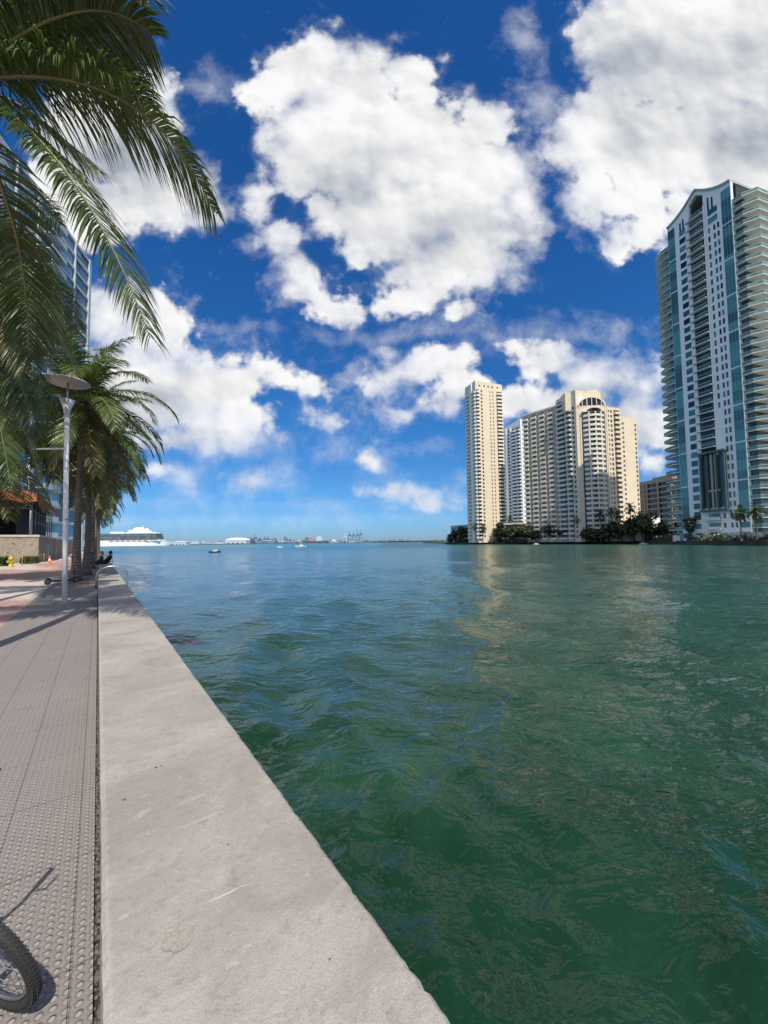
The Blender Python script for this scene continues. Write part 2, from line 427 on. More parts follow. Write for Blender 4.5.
ct = g.new('ShaderNodeCombineXYZ'); g.put(ct.inputs[0], g.math('FLOOR', g.math('ADD', g.math('DIVIDE', g.math('ADD', lx, .045), TW), 0.))); g.put(ct.inputs[1], g.math('FLOOR', g.math('DIVIDE', ly, TL)))
wt = g.new('ShaderNodeTexWhiteNoise', noise_dimensions='2D'); g.put(wt.inputs['Vector'], ct.outputs[0])
n1 = g.noise(co, 1.3, 6, .6); n2 = g.noise(co, 60, 5, .7); n3 = g.noise(co, 7, 5, .65)
base = g.mix(n1, (.21, .188, .172), (.295, .265, .245))
base = g.mix(g.math('MULTIPLY', wt.outputs[0], .45), base, (.27, .235, .22))
base = g.mix(g.mapr(n3, .5, .72, 0, .45), base, (.20, .175, .16))
base = g.mix(g.mapr(n2, .35, .65, 0, .35), base, (.14, .13, .125))
base = g.mix(g.math('MULTIPLY', dome, .5), base, (.40, .375, .36))
base = g.mix(g.math('MULTIPLY', ring, .62), base, (.10, .09, .085))
base = g.mix(g.math('MULTIPLY', joint, g.mapr(n3, .3, .7, .0, .28)), base, (.09, .08, .075))
g.put(b.inputs['Base Color'], base); b.inputs['Roughness'].default_value = .85; b.inputs['Specular IOR Level'].default_value = .25
hh = g.math('SUBTRACT', g.math('ADD', g.math('MULTIPLY', dome, .005), g.math('MULTIPLY', n2, .0025)), g.math('MULTIPLY', joint, .006))
g.put(b.inputs['Normal'], g.bump(hh, 1., 1.))

m_plaza, nt, b = mat('pink_pavers'); g = N(nt); co = g.coord()
br = g.new('ShaderNodeTexBrick'); g.put(br.inputs['Vector'], g.mapping(co, rot=(0, 0, R(45))))
br.inputs['Scale'].default_value = 1.; br.inputs['Brick Width'].default_value = .22; br.inputs['Row Height'].default_value = .11; br.inputs['Mortar Size'].default_value = .006
br.inputs['Color1'].default_value = (.36, .20, .165, 1); br.inputs['Color2'].default_value = (.46, .29, .24, 1); br.inputs['Mortar'].default_value = (.22, .17, .15, 1)
big_ = g.noise(co, .25, 3); pale = g.noise(g.mapping(co, loc=(3.2, 0, 0), scale=(.25, .1, 1)), .8, 2)
c_ = g.mix(g.mapr(pale, .50, .56), br.outputs[0], (.50, .43, .385))  # pale patches put the sunlit band into the paver colour
c_ = g.mix(g.mapr(g.noise(co, 3, 6, .65), .4, .75, 0, .4), c_, (.26, .18, .15))
g.put(b.inputs['Base Color'], c_); b.inputs['Roughness'].default_value = .85

m_conc, nt, b = mat('seawall_concrete'); g = N(nt); co = g.coord()
n1 = g.noise(co, .9, 6, .62, .4); n2 = g.noise(g.mapping(co, rot=(0, 0, R(-28)), scale=(1., 3.2, 1)), 2.6, 7, .68, .5); n3 = g.noise(co, 28, 6, .7); n4 = g.noise(co, 170, 3, .6)
base = g.mix(g.mapr(n1, .34, .66), (.285, .26, .23), (.405, .376, .338)); base = g.mix(g.mapr(g.noise(co, 2.1, 5, .6, .8), .52, .68, 0, .4), base, (.235, .215, .19))
base = g.mix(g.mapr(n2, .46, .72, 0, .35), base, (.255, .23, .205))
base = g.mix(g.mapr(n2, .40, .26, 0, .30), base, (.50, .475, .435))
base = g.mix(g.mapr(n3, .50, .68, 0, .55), base, (.235, .215, .19))
base = g.mix(g.mapr(n3, .40, .28, 0, .5), base, (.54, .505, .455))
base = g.mix(g.mapr(n4, .45, .7, 0, .5), base, (.21, .19, .165))
# pale scratches
def scratch(loc, rz, ln, wd, amp):
    q = g.mapping(g.vmath('ADD', co, g.vmath('MULTIPLY', g.vmath('SUBTRACT', g.noise(co, 14, 4, out='Color'), (.5, .5, .5)), (.03, .03, 0))), loc=loc, rot=(0, 0, rz), scale=(ln, wd, 1), kind='TEXTURE')
    return g.math('MULTIPLY', g.math('MULTIPLY', g.mapr(g.vmath('LENGTH', g.vmath('MULTIPLY', q, (1, 1, 0))), 1., .3), g.mapr(n3, .38, .5)), amp)
def wpt(px, py, z=.2):
    p = on_ground(px, py, z); return wk_inv(p.x, p.y)
for (px, py, rz, ln, wd, am) in ((228, 893, -8, .11, .005, .5), (200, 820, 0, .16, .012, .15), (140, 815, 30, .08, .03, .2), (190, 800, 5, .10, .03, .15), (330, 900, 20, .18, .02, .1)):
    x_, y_ = wpt(px, py); base = g.mix(scratch((x_, y_, .2), R(rz), ln, wd, am), base, (.66, .64, .61))
x_, y_ = wpt(178, 937)      # a spalled patch
q = g.mapping(g.vmath('ADD', co, g.vmath('MULTIPLY', g.vmath('SUBTRACT', g.noise(co, 22, 4, out='Color'), (.5, .5, .5)), (.06, .06, 0))), loc=(x_, y_, .2), scale=(.045, .05, 1), kind='TEXTURE')
chip = g.mapr(g.vmath('LENGTH', g.vmath('MULTIPLY', q, (1, 1, 0))), 1.05, .9)
chipn = g.noise(co, 75, 5, .7)
base = g.mix(g.math('MULTIPLY', chip, .5), base, g.ramp(chipn, [(.35, (.19, .165, .135)), (.65, (.44, .40, .34))]))
# a paler strip along the inner edge
sp = g.new('ShaderNodeSeparateXYZ'); g.put(sp.inputs[0], co)
edge = g.mapr(g.math('ADD', sp.outputs[0], g.math('MULTIPLY', g.math('SUBTRACT', n3, .5), .03)), .07, .045)
base = g.mix(g.math('MULTIPLY', edge, .35), base, (.55, .50, .455))
cj = g.math('ABSOLUTE', g.math('SUBTRACT', frac(g, g.math('DIVIDE', g.math('ADD', sp.outputs[1], 1.3), 5.2)), .5))
g.put(b.inputs['Base Color'], base); b.inputs['Roughness'].default_value = .9; b.inputs['Specular IOR Level'].default_value = .2
hh = g.math('ADD', g.math('MULTIPLY', n2, .007), g.math('ADD', g.math('MULTIPLY', n3, .006), g.math('MULTIPLY', n4, .0018)))
hh = g.math('SUBTRACT', hh, g.math('MULTIPLY', chip, .003))
g.put(b.inputs['Normal'], g.bump(hh, .8, 1.))

m_dirt = plain('gutter_dirt', (.055, .045, .036), .95, var=.6, scale=40, bump=1., bscale=60)
m_soil = plain('planting_soil', (.16, .115, .09), .95, var=.4, scale=12, bump=1., bscale=30)
XI = wpt(103, 1015)[0]; XO = .803; XP = wpt(92.5, 1015, 0)[0]           # inner and outer edge of the seawall cap
mb = MB(); mb.box(-160, -1.42, -40, 150, -.5, 0.); wkobj(mb.build('plaza', m_plaza, kind='structure'))
mb = MB(); mb.box(-1.42, XP, -40, 150, -.5, .004); wkobj(mb.build('walkway', m_tact, kind='structure'))
mb = MB(); mb.box(XP, XI, -40, 150, -.5, -.03)
wkobj(mb.build('gutter_ground', m_dirt, kind='structure'))
# the cap: a cast strip with slightly ragged, chipped arrises
ys = list(np.arange(-12, .6, .8)) + list(np.arange(.6, 5, .022)) + list(np.arange(5, 14, .07)) + list(np.arange(14, 40, .5)) + list(np.arange(40, 151, 5.))
rs = np.random.RandomState(12); mb = MB(); vs = []; wn_i = wn_o = 0.
for y_ in ys:
    wn_i = .8 * wn_i + rs.randn() * .0011; wn_o = .8 * wn_o + rs.randn() * .0014
    ci = abs(rs.randn()) * .0022 + (rs.rand() < .02) * rs.rand() * .008; co__ = abs(rs.randn()) * .0026 + (rs.rand() < .03) * rs.rand() * .012
    vs += [(XI + .001 * rs.randn(), y_, -3), (XI + wn_i * .5, y_, .188 - ci), (XI + .012 + wn_i + ci, y_, .2), (XO - .014 + wn_o - co__, y_, .2), (XO + wn_o, y_, .186 - co__), (XO, y_, -.1), (XO + .02, y_, -.102), (XO + .02, y_, -3)]
k = 8; fs = []
for i in range(len(ys) - 1):
    for j in range(k): fs.append((k * i + j, k * i + (j + 1) % k, k * (i + 1) + (j + 1) % k, k * (i + 1) + j)[::-1])
fs += [tuple(range(k))[::-1], tuple(k * (len(ys) - 1) + j for j in range(k))]
mb.face_block(vs, fs); sw = wkobj(mb.build('seawall', m_conc))
tag(sw, 'long pale weathered concrete seawall cap between the grey walkway and the water', 'seawall', kind='structure')
# grit lying in the joint beside the seawall
mb = MB(); r_ = random.Random(3)
for i in range(1500):
    yy = 1.0 + 13 * r_.random() ** 1.6; xx = XP + (XI - XP) * r_.random(); s_ = .003 + .007 * r_.random()
    mb.ball((xx, yy, -.028 + s_ * .4), s_, 5, (1, 1 + r_.random(), .7))
for i in range(170):
    xx, yy = -1.3 * r_.random() ** 1.4 - .03, .9 + 12 * r_.random() ** 1.4; s_ = .0022 + .004 * r_.random() ** 2; mb.ball((xx, yy, .006), s_, 5, (1 + r_.random(), .8, .5))
for (px, py, s_) in ((124, 800, .007), (156, 768, .006), (161, 766, .004), (300, 820, .004), (240, 700, .006), (330, 960, .004), (150, 660, .008), (228, 845, .004)):
    x_, y_ = wpt(px, py); mb.ball((x_, y_, .203), s_, 6, (1.3, .8, .5))
wkobj(mb.build('grit', plain('grit_stone', (.12, .10, .085), .9, var=.7, scale=60), kind='stuff'))
# palm bed: a strip of soil flush with the paving
mb = MB(); mb.box(-1.05, -.25, 18.2, 100, -.2, .02); wkobj(mb.build('planting_bed_ground', m_soil, kind='structure'))

# far mainland and port island
m_isle = plain('island_scrub', (.11, .155, .15), .95, var=.4, scale=.02)
mb = MB()
pts = [at(80, 545, 1900), at(445, 543, 2600), at(446, 543, 3600), at(-200, 543, 3600), at(-300, 545, 1900)]
poly = [(p.x, p.y) for p in pts]; mb.prism(poly, -3, WZ + 3.0); mb.build('island', m_isle, kind='structure')
# ------------------------------------------------------------------ coconut palms
def leafmat(name, lo, hi, trans):
    m, nt, b = mat(name); g = N(nt); co = g.coord()
    f = g.noise(co, 1.6, 4, .6); wv = g.noise(co, 25, 2)
    c = g.mix(g.mapr(f, .3, .7), lo, hi); c = g.mix(g.math('MULTIPLY', wv, .35), c, tuple(x * .5 for x in lo))
    g.put(b.inputs['Base Color'], c); b.inputs['Roughness'].default_value = .42; b.inputs['Specular IOR Level'].default_value = .5
    tr = g.new('ShaderNodeBsdfTranslucent'); g.put(tr.inputs['Color'], g.mix(.5, c, trans))
    mx = g.new('ShaderNodeMixShader'); mx.inputs[0].default_value = .2
    nt.links.new(b.outputs[0], mx.inputs[1]); nt.links.new(tr.outputs[0], mx.inputs[2])
    nt.links.new(mx.outputs[0], nt.nodes['Material Output'].inputs['Surface']); return m
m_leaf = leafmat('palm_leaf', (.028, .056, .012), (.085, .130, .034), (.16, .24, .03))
m_leaf2 = leafmat('palm_leaf_sunlit', (.040, .075, .012), (.115, .165, .036), (.22, .29, .03))  # brighter yellow-green leaf, with the sunlit look put into its colour
m_leafy = leafmat('palm_leaf_yellowing', (.07, .075, .018), (.15, .125, .03), (.20, .15, .03))
m_rach = plain('palm_rachis', (.17, .16, .06), .5, var=.3)
m_bark, nt, b = mat('palm_bark'); g = N(nt); co = g.coord()
sp = g.new('ShaderNodeSeparateXYZ'); g.put(sp.inputs[0], co)
rg = g.math('SINE', g.math('MULTIPLY', g.math('ADD', sp.outputs[2], g.math('MULTIPLY', g.noise(co, 5, 4), .12)), 52.))
nb = g.noise(g.mapping(co, scale=(1, 1, .5)), 14, 6, .65)
cb = g.mix(nb, (.085, .066, .052), (.235, .195, .16)); cb = g.mix(g.mapr(rg, .45, .95, 0, .6), cb, (.055, .043, .035))
g.put(b.inputs['Base Color'], cb); b.inputs['Roughness'].default_value = .9
g.put(b.inputs['Normal'], g.bump(g.math('ADD', g.math('MULTIPLY', rg, .012), g.math('MULTIPLY', nb, .03)), 1., 1.))
m_fibre = plain('palm_fibre', (.10, .072, .045), .95, var=.5, scale=20, bump=1.)
m_nut = plain('coconut_husk', (.16, .15, .05), .5, var=.3)

def frond_mesh(a0, bend, L=3.6, nl=58, leafL=.85, lw=.036, seed=0, seg=3, sway=0., m=None, rach=True, curl=1.0, path=None, twist=None):
    """One pinnate leaf: an arching rachis leaving the crown at elevation a0, with drooping leaflets along both sides."""
    r = random.Random(seed); mb = MB()
    K = 16; pts = [Vector((0, 0, 0))]; tans = []
    for i in range(K):
        t = (i + .5) / K; a = a0 - bend * t ** 1.4; y = sway * t * t
        d = Vector((math.cos(a) * math.cos(y), math.cos(a) * math.sin(y), math.sin(a)))
        tans.append(d); pts.append(pts[-1] + d * (L / K))
    tans.append(tans[-1])
    if path:
        pts = [Vector(p) for p in path]; K = len(pts) - 1; tans = [(pts[min(i + 1, K)] - pts[i]).normalized() for i in range(K)]; tans.append(tans[-1])
    if rach: mb.tube(pts, [(.022 if path else .03) * (1 - i / K) ** .8 + .004 for i in range(K + 1)], 5)
    nr = len(mb.f)
    twist = r.uniform(-.35, .35) if twist is None else twist
    for side in (-1, 1):
        for j in range(nl):
            t = .10 + .90 * (j + r.random() * .6) / nl
            if t >= 1: continue
            x = t * K; i = min(int(x), K - 1); p = pts[i].lerp(pts[i + 1], x - i); T = tans[i]
            up = Vector((0, 0, 1)); sd_ = T.cross(up)
            if sd_.length < .1: sd_ = Vector((0, 1, 0)) * (1 if T.x >= 0 else -1)
            sd_.normalize(); nu = sd_.cross(T).normalized()
            sd_ = (sd_ * math.cos(twist * t) + nu * math.sin(twist * t)); nu = sd_.cross(T).normalized()
            prof = min(1., .45 + t * 2.4) * (1 - .62 * max(0, (t - .6) / .4) ** 1.8)
            ln = leafL * prof * r.uniform(.85, 1.1)
            if r.random() < .03: ln *= .4
            fwd = .35 + .75 * t
            d = (sd_ * side * 1. + T * fwd + nu * r.uniform(.10, .40)).normalized()
            w = lw * r.uniform(.8, 1.15) * (1 - .3 * t)
            q = p.copy(); vs = []; hang = r.uniform(.65, 1.25) * curl
            wd = d.cross(nu).normalized()
            tw = r.uniform(-.6, .6); wd = (wd * math.cos(tw) + nu * math.sin(tw)).normalized()
            for k in range(seg + 1):
                u = k / seg; ww = w * (.55 + 1.3 * u * (1 - u) * 1.6) * (1 - u ** 3 * .96)
                vs += [q - wd * ww, q + wd * ww]
                dd = (d + Vector((0, 0, -1)) * hang * (u + .15) ** 1.2).normalized(); q = q + dd * (ln / seg)
            mb.face_block(vs, [(2 * k, 2 * k + 1, 2 * k + 3, 2 * k + 2) for k in range(seg)], False)
    me = mb.mesh('frond', [m or m_leaf, m_rach])
    mi = np.zeros(len(mb.f), np.int32); mi[:nr] = 1
    me.polygons.foreach_set('material_index', mi); return me

FR = {}
def frond_lib(q, mm=None, **kw):
    if q not in FR:
        ang = [(82, 60), (68, 85), (52, 95), (36, 100), (20, 95), (4, 85), (-14, 65), (-34, 42), (-55, 25)]
        FR[q] = [[frond_mesh(R(a), R(b_), seed=i * 10 + v + q * 1000, m=(m_leafy if i >= 8 else (mm or m_leaf)), sway=(-.4, .35, .1)[v], **kw) for v in range(3)] for i, (a, b_) in enumerate(ang)]
    return FR[q]
def trunk_mesh(p0, p1, r0, r1, bow, n=18, sides=14, seed=0):
    p0, p1 = Vector(p0), Vector(p1); r = random.Random(seed); pts = []; rs = []
    for i in range(n + 1):
        t = i / n; p = p0.lerp(p1, t) + Vector(bow) * math.sin(math.pi * t) * .5
        pts.append(p); rs.append(r0 + (r1 - r0) * t ** .6 + (.12 * math.exp(-t * 14) if r0 > .1 else 0) + r.uniform(-.006, .006))
    mb = MB(); mb.tube(pts, rs, sides); return mb
def palm(base, crown, label, q=0, n=24, seed=0, r0=.16, r1=.105, spread=(0, 8), extra=(), scale=1., single=False, group='coconut palms along the riverwalk', name='coconut_palm', nuts=True, bow=(.15, .1, 0), skip=None):
    base = Vector(base); crown = Vector(crown); r = random.Random(seed)
    t = thing(name, label, 'palm tree', base, group=group)
    c = crown - base
    trunk_mesh((0, 0, -.1), c, r0, r1, bow, seed=seed).build('trunk', m_bark, t)
    if not single:
        mb = MB(); mb.lathe([(r1 * .9, -.5), (r1 * 1.5, -.2), (r1 * 1.9, .05), (r1 * 1.2, .35), (.02, .6)], 10, c); mb.build('crown_fibre', m_fibre, t)
    lib = FR[q]
    ga = R(137.5); allm = MB() if single else None; mis = []
    for i in range(n):
        u = i / (n - 1); lev = min(8, int(spread[0] + (spread[1] - spread[0] + .99) * u ** .9))
        az = seed * 1.3 + ga * i + r.uniform(-.15, .15)
        me = lib[lev][r.randrange(3)]
        if skip and skip(az, lev): continue
        if single:
            k = len(me.vertices); co_ = np.empty(k * 3); me.vertices.foreach_get('co', co_); co_ = co_.reshape(-1, 3) * scale
            ca_, sa_ = math.cos(az), math.sin(az)
            vs = np.stack([co_[:, 0] * ca_ - co_[:, 1] * sa_ + c.x, co_[:, 0] * sa_ + co_[:, 1] * ca_ + c.y, co_[:, 2] + c.z], -1)
            allm.face_block(vs, [tuple(p.vertices) for p in me.polygons]); mis += [2 if (lev >= 8 and p.material_index == 0) else p.material_index for p in me.polygons]
        else:
            o = bpy.data.objects.new('frond', me); COL.objects.link(o); o.parent = t
            o.location = c + Vector((math.cos(az) * .08, math.sin(az) * .08, .25 - .4 * u)); o.rotation_euler = (r.uniform(-.12, .12), 0, az)
            o.scale = (scale * r.uniform(.9, 1.08),) * 3
            if lev >= 8: o['label'] = 'yellowing old frond'
    for i, (mp, tp, kw) in enumerate(extra):      # long fronds of this very tree, arching through a middle point to their tip
        s0 = Vector((0, 0, .1)); m1 = Vector(mp) - crown; t1 = Vector(tp) - crown; path = []
        for j in range(19):
            u = j / 18; path.append(s0 * (1 - u) * (1 - 2 * u) + m1 * 4 * u * (1 - u) + t1 * u * (2 * u - 1))
        o = bpy.data.objects.new('frond', frond_mesh(0, 0, path=path, seed=seed * 31 + i, **{**dict(nl=130, leafL=.80, lw=.0145, seg=4, curl=1.5, twist=(1.0, -.9, .6, -1.15)[i % 4]), **kw})); COL.objects.link(o); o.parent = t; o.location = c
    if single:
        o = allm.build('crown', [m_leaf, m_rach, m_leafy], t); o.data.polygons.foreach_set('material_index', np.array(mis, np.int32))
    elif nuts:
        for k in range(5):
            a = r.uniform(0, 6.28); mb = MB(); mb.ball(c + Vector((math.cos(a) * .28, math.sin(a) * .28, -.22 - .12 * r.random())), .13, 8, (1, 1, 1.2)); mb.build('coconut', m_nut, t)
    return t
frond_lib(0, L=3.6, nl=78, leafL=.78, lw=.024, curl=1.2)
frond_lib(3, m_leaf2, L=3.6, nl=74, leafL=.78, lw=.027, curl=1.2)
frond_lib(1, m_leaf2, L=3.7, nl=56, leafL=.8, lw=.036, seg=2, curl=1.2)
frond_lib(2, L=3.0, nl=18, leafL=.85, lw=.13, seg=2, rach=False)

def gbase(px, py, z=0.): return on_ground(px, py, z)
cA = at(-42, 92, 4.2); cB = at(-34, 290, 8.6); cC = at(-14, 442, 16.)
def ext(*l): return [(at(*a), at(*b_), dict(k[0]) if k else {}) for a, b_, *k in l]
away = lambda az, lev: math.cos(az) > -.25 or lev > 6        # those sides carry the long fronds listed below
palm((cA.x - .5, cA.y - .1, 0), cA, 'big coconut palm nearest the camera, its dark fronds hanging into the upper left corner', 0, 26, 3, nuts=False, bow=(.1, .2, 0), skip=away, extra=ext(
    ((118, 98, 4.45), (214, 212, 4.7), dict(twist=.45, nl=150, leafL=.95, curl=2.2, m=m_leaf2)), ((66, 172, 4.25), (150, 338, 4.5)), ((70, 14, 4.1), (152, 36, 4.2)), ((50, -28, 4.0), (148, -2, 4.1)), ((72, 52, 4.9), (150, 108, 5.3)),
    ((40, -10, 5.2), (118, 40, 6.0)), ((6, 20, 5.3), (70, 75, 6.4)), ((20, 110, 5.2), (96, 170, 6.0))))
palm((cB.x - .3, cB.y + .2, 0), cB, 'coconut palm whose fronds reach in at the left edge above the lamp disc', 0, 22, 5, bow=(-.2, .1, 0), skip=lambda az, lev: math.cos(az) > -.1 or lev > 6, extra=ext(
    ((22, 238, 8.6), (58, 318, 8.8)), ((16, 262, 8.2), (56, 335, 8.4)), ((26, 300, 10.6), (78, 372, 11.6), dict(m=m_leaf2)), ((4, 340, 8.5), (34, 430, 8.6)), ((20, 210, 9.2), (60, 225, 10.5)), ((-5, 300, 8.0), (24, 372, 7.8), dict(m=m_leafy)), ((-24, 350, 8.5), (-5, 430, 8.5)), ((20, 345, 9.2), (48, 432, 9.4)), ((8, 372, 8.9), (40, 478, 9.0), dict(m=m_leaf2)), ((-10, 380, 8.5), (12, 490, 8.6)), ((32, 270, 9.6), (80, 330, 10.8)), ((10, 290, 7.8), (48, 350, 7.4))))
palm((cC.x, cC.y, 0), cC, 'low coconut palm at the left edge in front of the orange canopy', 1, 30, 8)
c1 = at(84.5, 402, 15.4)
palm(gbase(76, 581), c1, 'tall coconut palm with a dark leaning trunk just behind the white lamp post', 3, 34, 11, bow=(-.1, 0, 0))
rowl = [(19.5, 88, 432, 'coconut palm with a pale straight trunk, second in the row behind the lamp'),
        (25., 92, 452, 'third coconut palm of the row, its trunk mostly hidden behind the pale trunk'),
        (31., 95, 468, 'fourth coconut palm of the row, partly hidden by those in front'),
        (39., 96.5, 483, 'fifth coconut palm of the row down the seawall'),
        (49., 98, 495, 'sixth coconut palm of the row, its fronds touching the far ship'),
        (62., 99, 506, 'farthest coconut palm of the row beside the far ship')]
for i, (Y_, px, py, lb_) in enumerate(rowl):
    c_ = at(px, py, Y_); wx, wy = wk_inv(c_.x, c_.y)
    bp_ = at((86.5, 91, 94, 96, 97.5, 98.5)[i], 560, Y_); bx, by = bp_.x, bp_.y
    palm((bx, by, 0), c_, lb_, 1, 32, 20 + i * 3, nuts=(i < 2), spread=(0, 8), bow=(.1, .1, 0))
# ------------------------------------------------------------------ things along the riverwalk
m_white = plain('white_paint', (.80, .80, .79), .5, var=.05)
m_disc = plain('disc_underside', (.50, .48, .46), .55, var=.06)
m_galv = plain('galvanised_steel', (.42, .44, .46), .35, .9, var=.12, scale=8)
m_black = plain('black_plastic', (.02, .02, .022), .45, var=.3)
m_dark = plain('dark_grey', (.06, .06, .065), .5, var=.2)
# street lamp
b0 = on_ground(64.5, 603)
lp = thing('street_lamp', 'white street lamp with a round flat disc reflector and side arm on the grey paving', 'street lamp', b0)
zt = at(65, 383, b0.y).z; zs = at(66.5, 418, b0.y).z; zc = at(66.5, 400, b0.y).z; za = at(66.5, 448.5, b0.y).z
lean = Vector((at(66.8, 418, b0.y).x - b0.x, 0, 0)) / zs
mb = MB(); mb.tube([(0, 0, 0), lean * zs * .5 + Vector((0, 0, zs * .5)), lean * zs + Vector((0, 0, zs))], [.058, .057, .055], 20); mb.build('pole', m_white, lp)
mb = MB(); mb.lathe([(.0, 0), (.10, 0), (.10, .015), (.062, .03)], 20); mb.build('base_plate', m_galv, lp)
L_ = lean * zs
mb = MB(); mb.lathe([(.055, zs), (.06, zs + .08), (.085, zc - .25), (.17, zc), (.155, zc + .005), (.02, zc - .05)], 24, L_); mb.build('lamp_cone', plain('lamp_cone_glass', (.52, .56, .57), .2, var=.1), lp)
mb = MB(); mb.tube([L_ + Vector((0, 0, zc - .1)), L_ + Vector((0, 0, zt))], .022, 8); mb.build('stem', m_galv, lp)
mb = MB(); mb.lathe([(.0, -.01), (.475, .0), (.50, .02), (.475, .04), (.0, .08)], 40, L_ + Vector((0, 0, zt))); d_ = mb.build('disc_reflector', m_disc, lp)
xa = at(29.5, 447.5, b0.y).x - b0.x
mb = MB(); mb.tube([lean * za + Vector((0, 0, za)), (xa, .12, za + .03)], .024, 8); mb.ball((xa, .12, za + .03), .035, 8); mb.build('banner_arm', m_white, lp)

mb = MB(); mb.box(-.03, .03, -.0615, -.05, .45, .68); bevel(mb.build('access_hatch', m_galv, lp), .006)
for q in range(4):
    mb = MB(); a = q * math.pi / 2 + .5; mb.tube([(.082 * math.cos(a), .082 * math.sin(a), .012), (.082 * math.cos(a), .082 * math.sin(a), .045)], .011, 6); mb.build('anchor_bolt', m_galv, lp)
mb = MB(); mb.tube([(0, 0, 2.2), (lean.x * .03, 0, 2.235)], .064, 16); mb.build('collar', m_galv, lp)
# mooring ladder hoops over the seawall
def hoop(y_, label, h=.62, x1=None):
    xo = x1 or XO + .05; t = thing('ladder_handrail', label, 'handrail', (*wk(XI, y_), 0), WROT, 'steel hoops over the seawall')
    w = xo - XI + .06; pts = [(-.06, 0, 0)]
    for i in range(13):
        a = math.pi - math.pi * i / 12; pts.append((-.06 + w / 2 + math.cos(a) * w / 2, 0, h - .28 + .34 * math.sin(a) ** .8))
    pts += [(w - .06, 0, -.2), (w - .06, 0, -1.4)]
    mb = MB(); mb.tube(pts, .024, 10); mb.build('rail', m_galv, t)
    for s_ in (0,):
        mb = MB(); mb.lathe([(0, 0), (.07, 0), (.07, .015), (.03, .02)], 12, (-.06, 0, .004)); mb.build('foot_plate', m_galv, t)
yh = wk_inv(*on_ground(96.7, 590).xy)[1]
hoop(yh, 'curved galvanised hoop handrail arching over the seawall beyond the lamp', .72)
hoop(wk_inv(*on_ground(110, 566, .2).xy)[1] + 4., 'smaller far hoop handrail just behind the seated people', .75)

# kick scooter parked behind the lamp
m_grey = plain('scooter_grey', (.10, .10, .11), .4, var=.2)
p0, p1 = on_ground(46, 585), on_ground(70, 583)
dsc = (p1 - p0); ang = math.atan2(dsc.y, dsc.x)
sc = thing('kick_scooter', 'black electric kick scooter parked behind the foot of the lamp post', 'scooter', p0, ang)
Ls = 1.05
for x_ in (0.05, Ls - .08):
    mb = MB(); mb.ring((x_, 0, .11), .085, .028, (0, 1, 0), 24, 8); w_ = mb.build('wheel', m_black, sc)
    mb = MB(); mb.tube([(x_, -.03, .11), (x_, .03, .11)], .06, 12); mb.build('hub', m_grey, w_)
mb = MB(); mb.box(.12, Ls - .28, -.085, .085, .10, .17); bevel(mb.build('deck', m_black, sc), .02)
mb = MB(); mb.tube([(-.02, 0, .24), (.06, 0, .25), (.14, 0, .18)], .03, 6); mb.build('mudguard', m_black, sc)
mb = MB(); mb.tube([(Ls - .30, 0, .14), (Ls - .2, 0, .24), (Ls - .13, 0, .34)], .035, 8); mb.tube([(Ls - .06, .06, .11), (Ls - .11, 0, .33)], .02, 6); mb.build('neck', m_grey, sc)
mb = MB(); mb.tube([(Ls - .12, 0, .32), (Ls - .24, 0, 1.08)], .028, 10); mb.build('stem', m_grey, sc)
mb = MB(); mb.tube([(Ls - .30, -.26, 1.1), (Ls - .24, -.1, 1.09), (Ls - .24, .1, 1.09), (Ls - .30, .26, 1.1)], .017, 8); h_ = mb.build('handlebar', m_grey, sc)
for s_ in (-1, 1):
    mb = MB(); mb.tube([(Ls - .30, s_ * .26, 1.1), (Ls - .25, s_ * .14, 1.095)], .024, 8); mb.build('grip', m_black, h_)

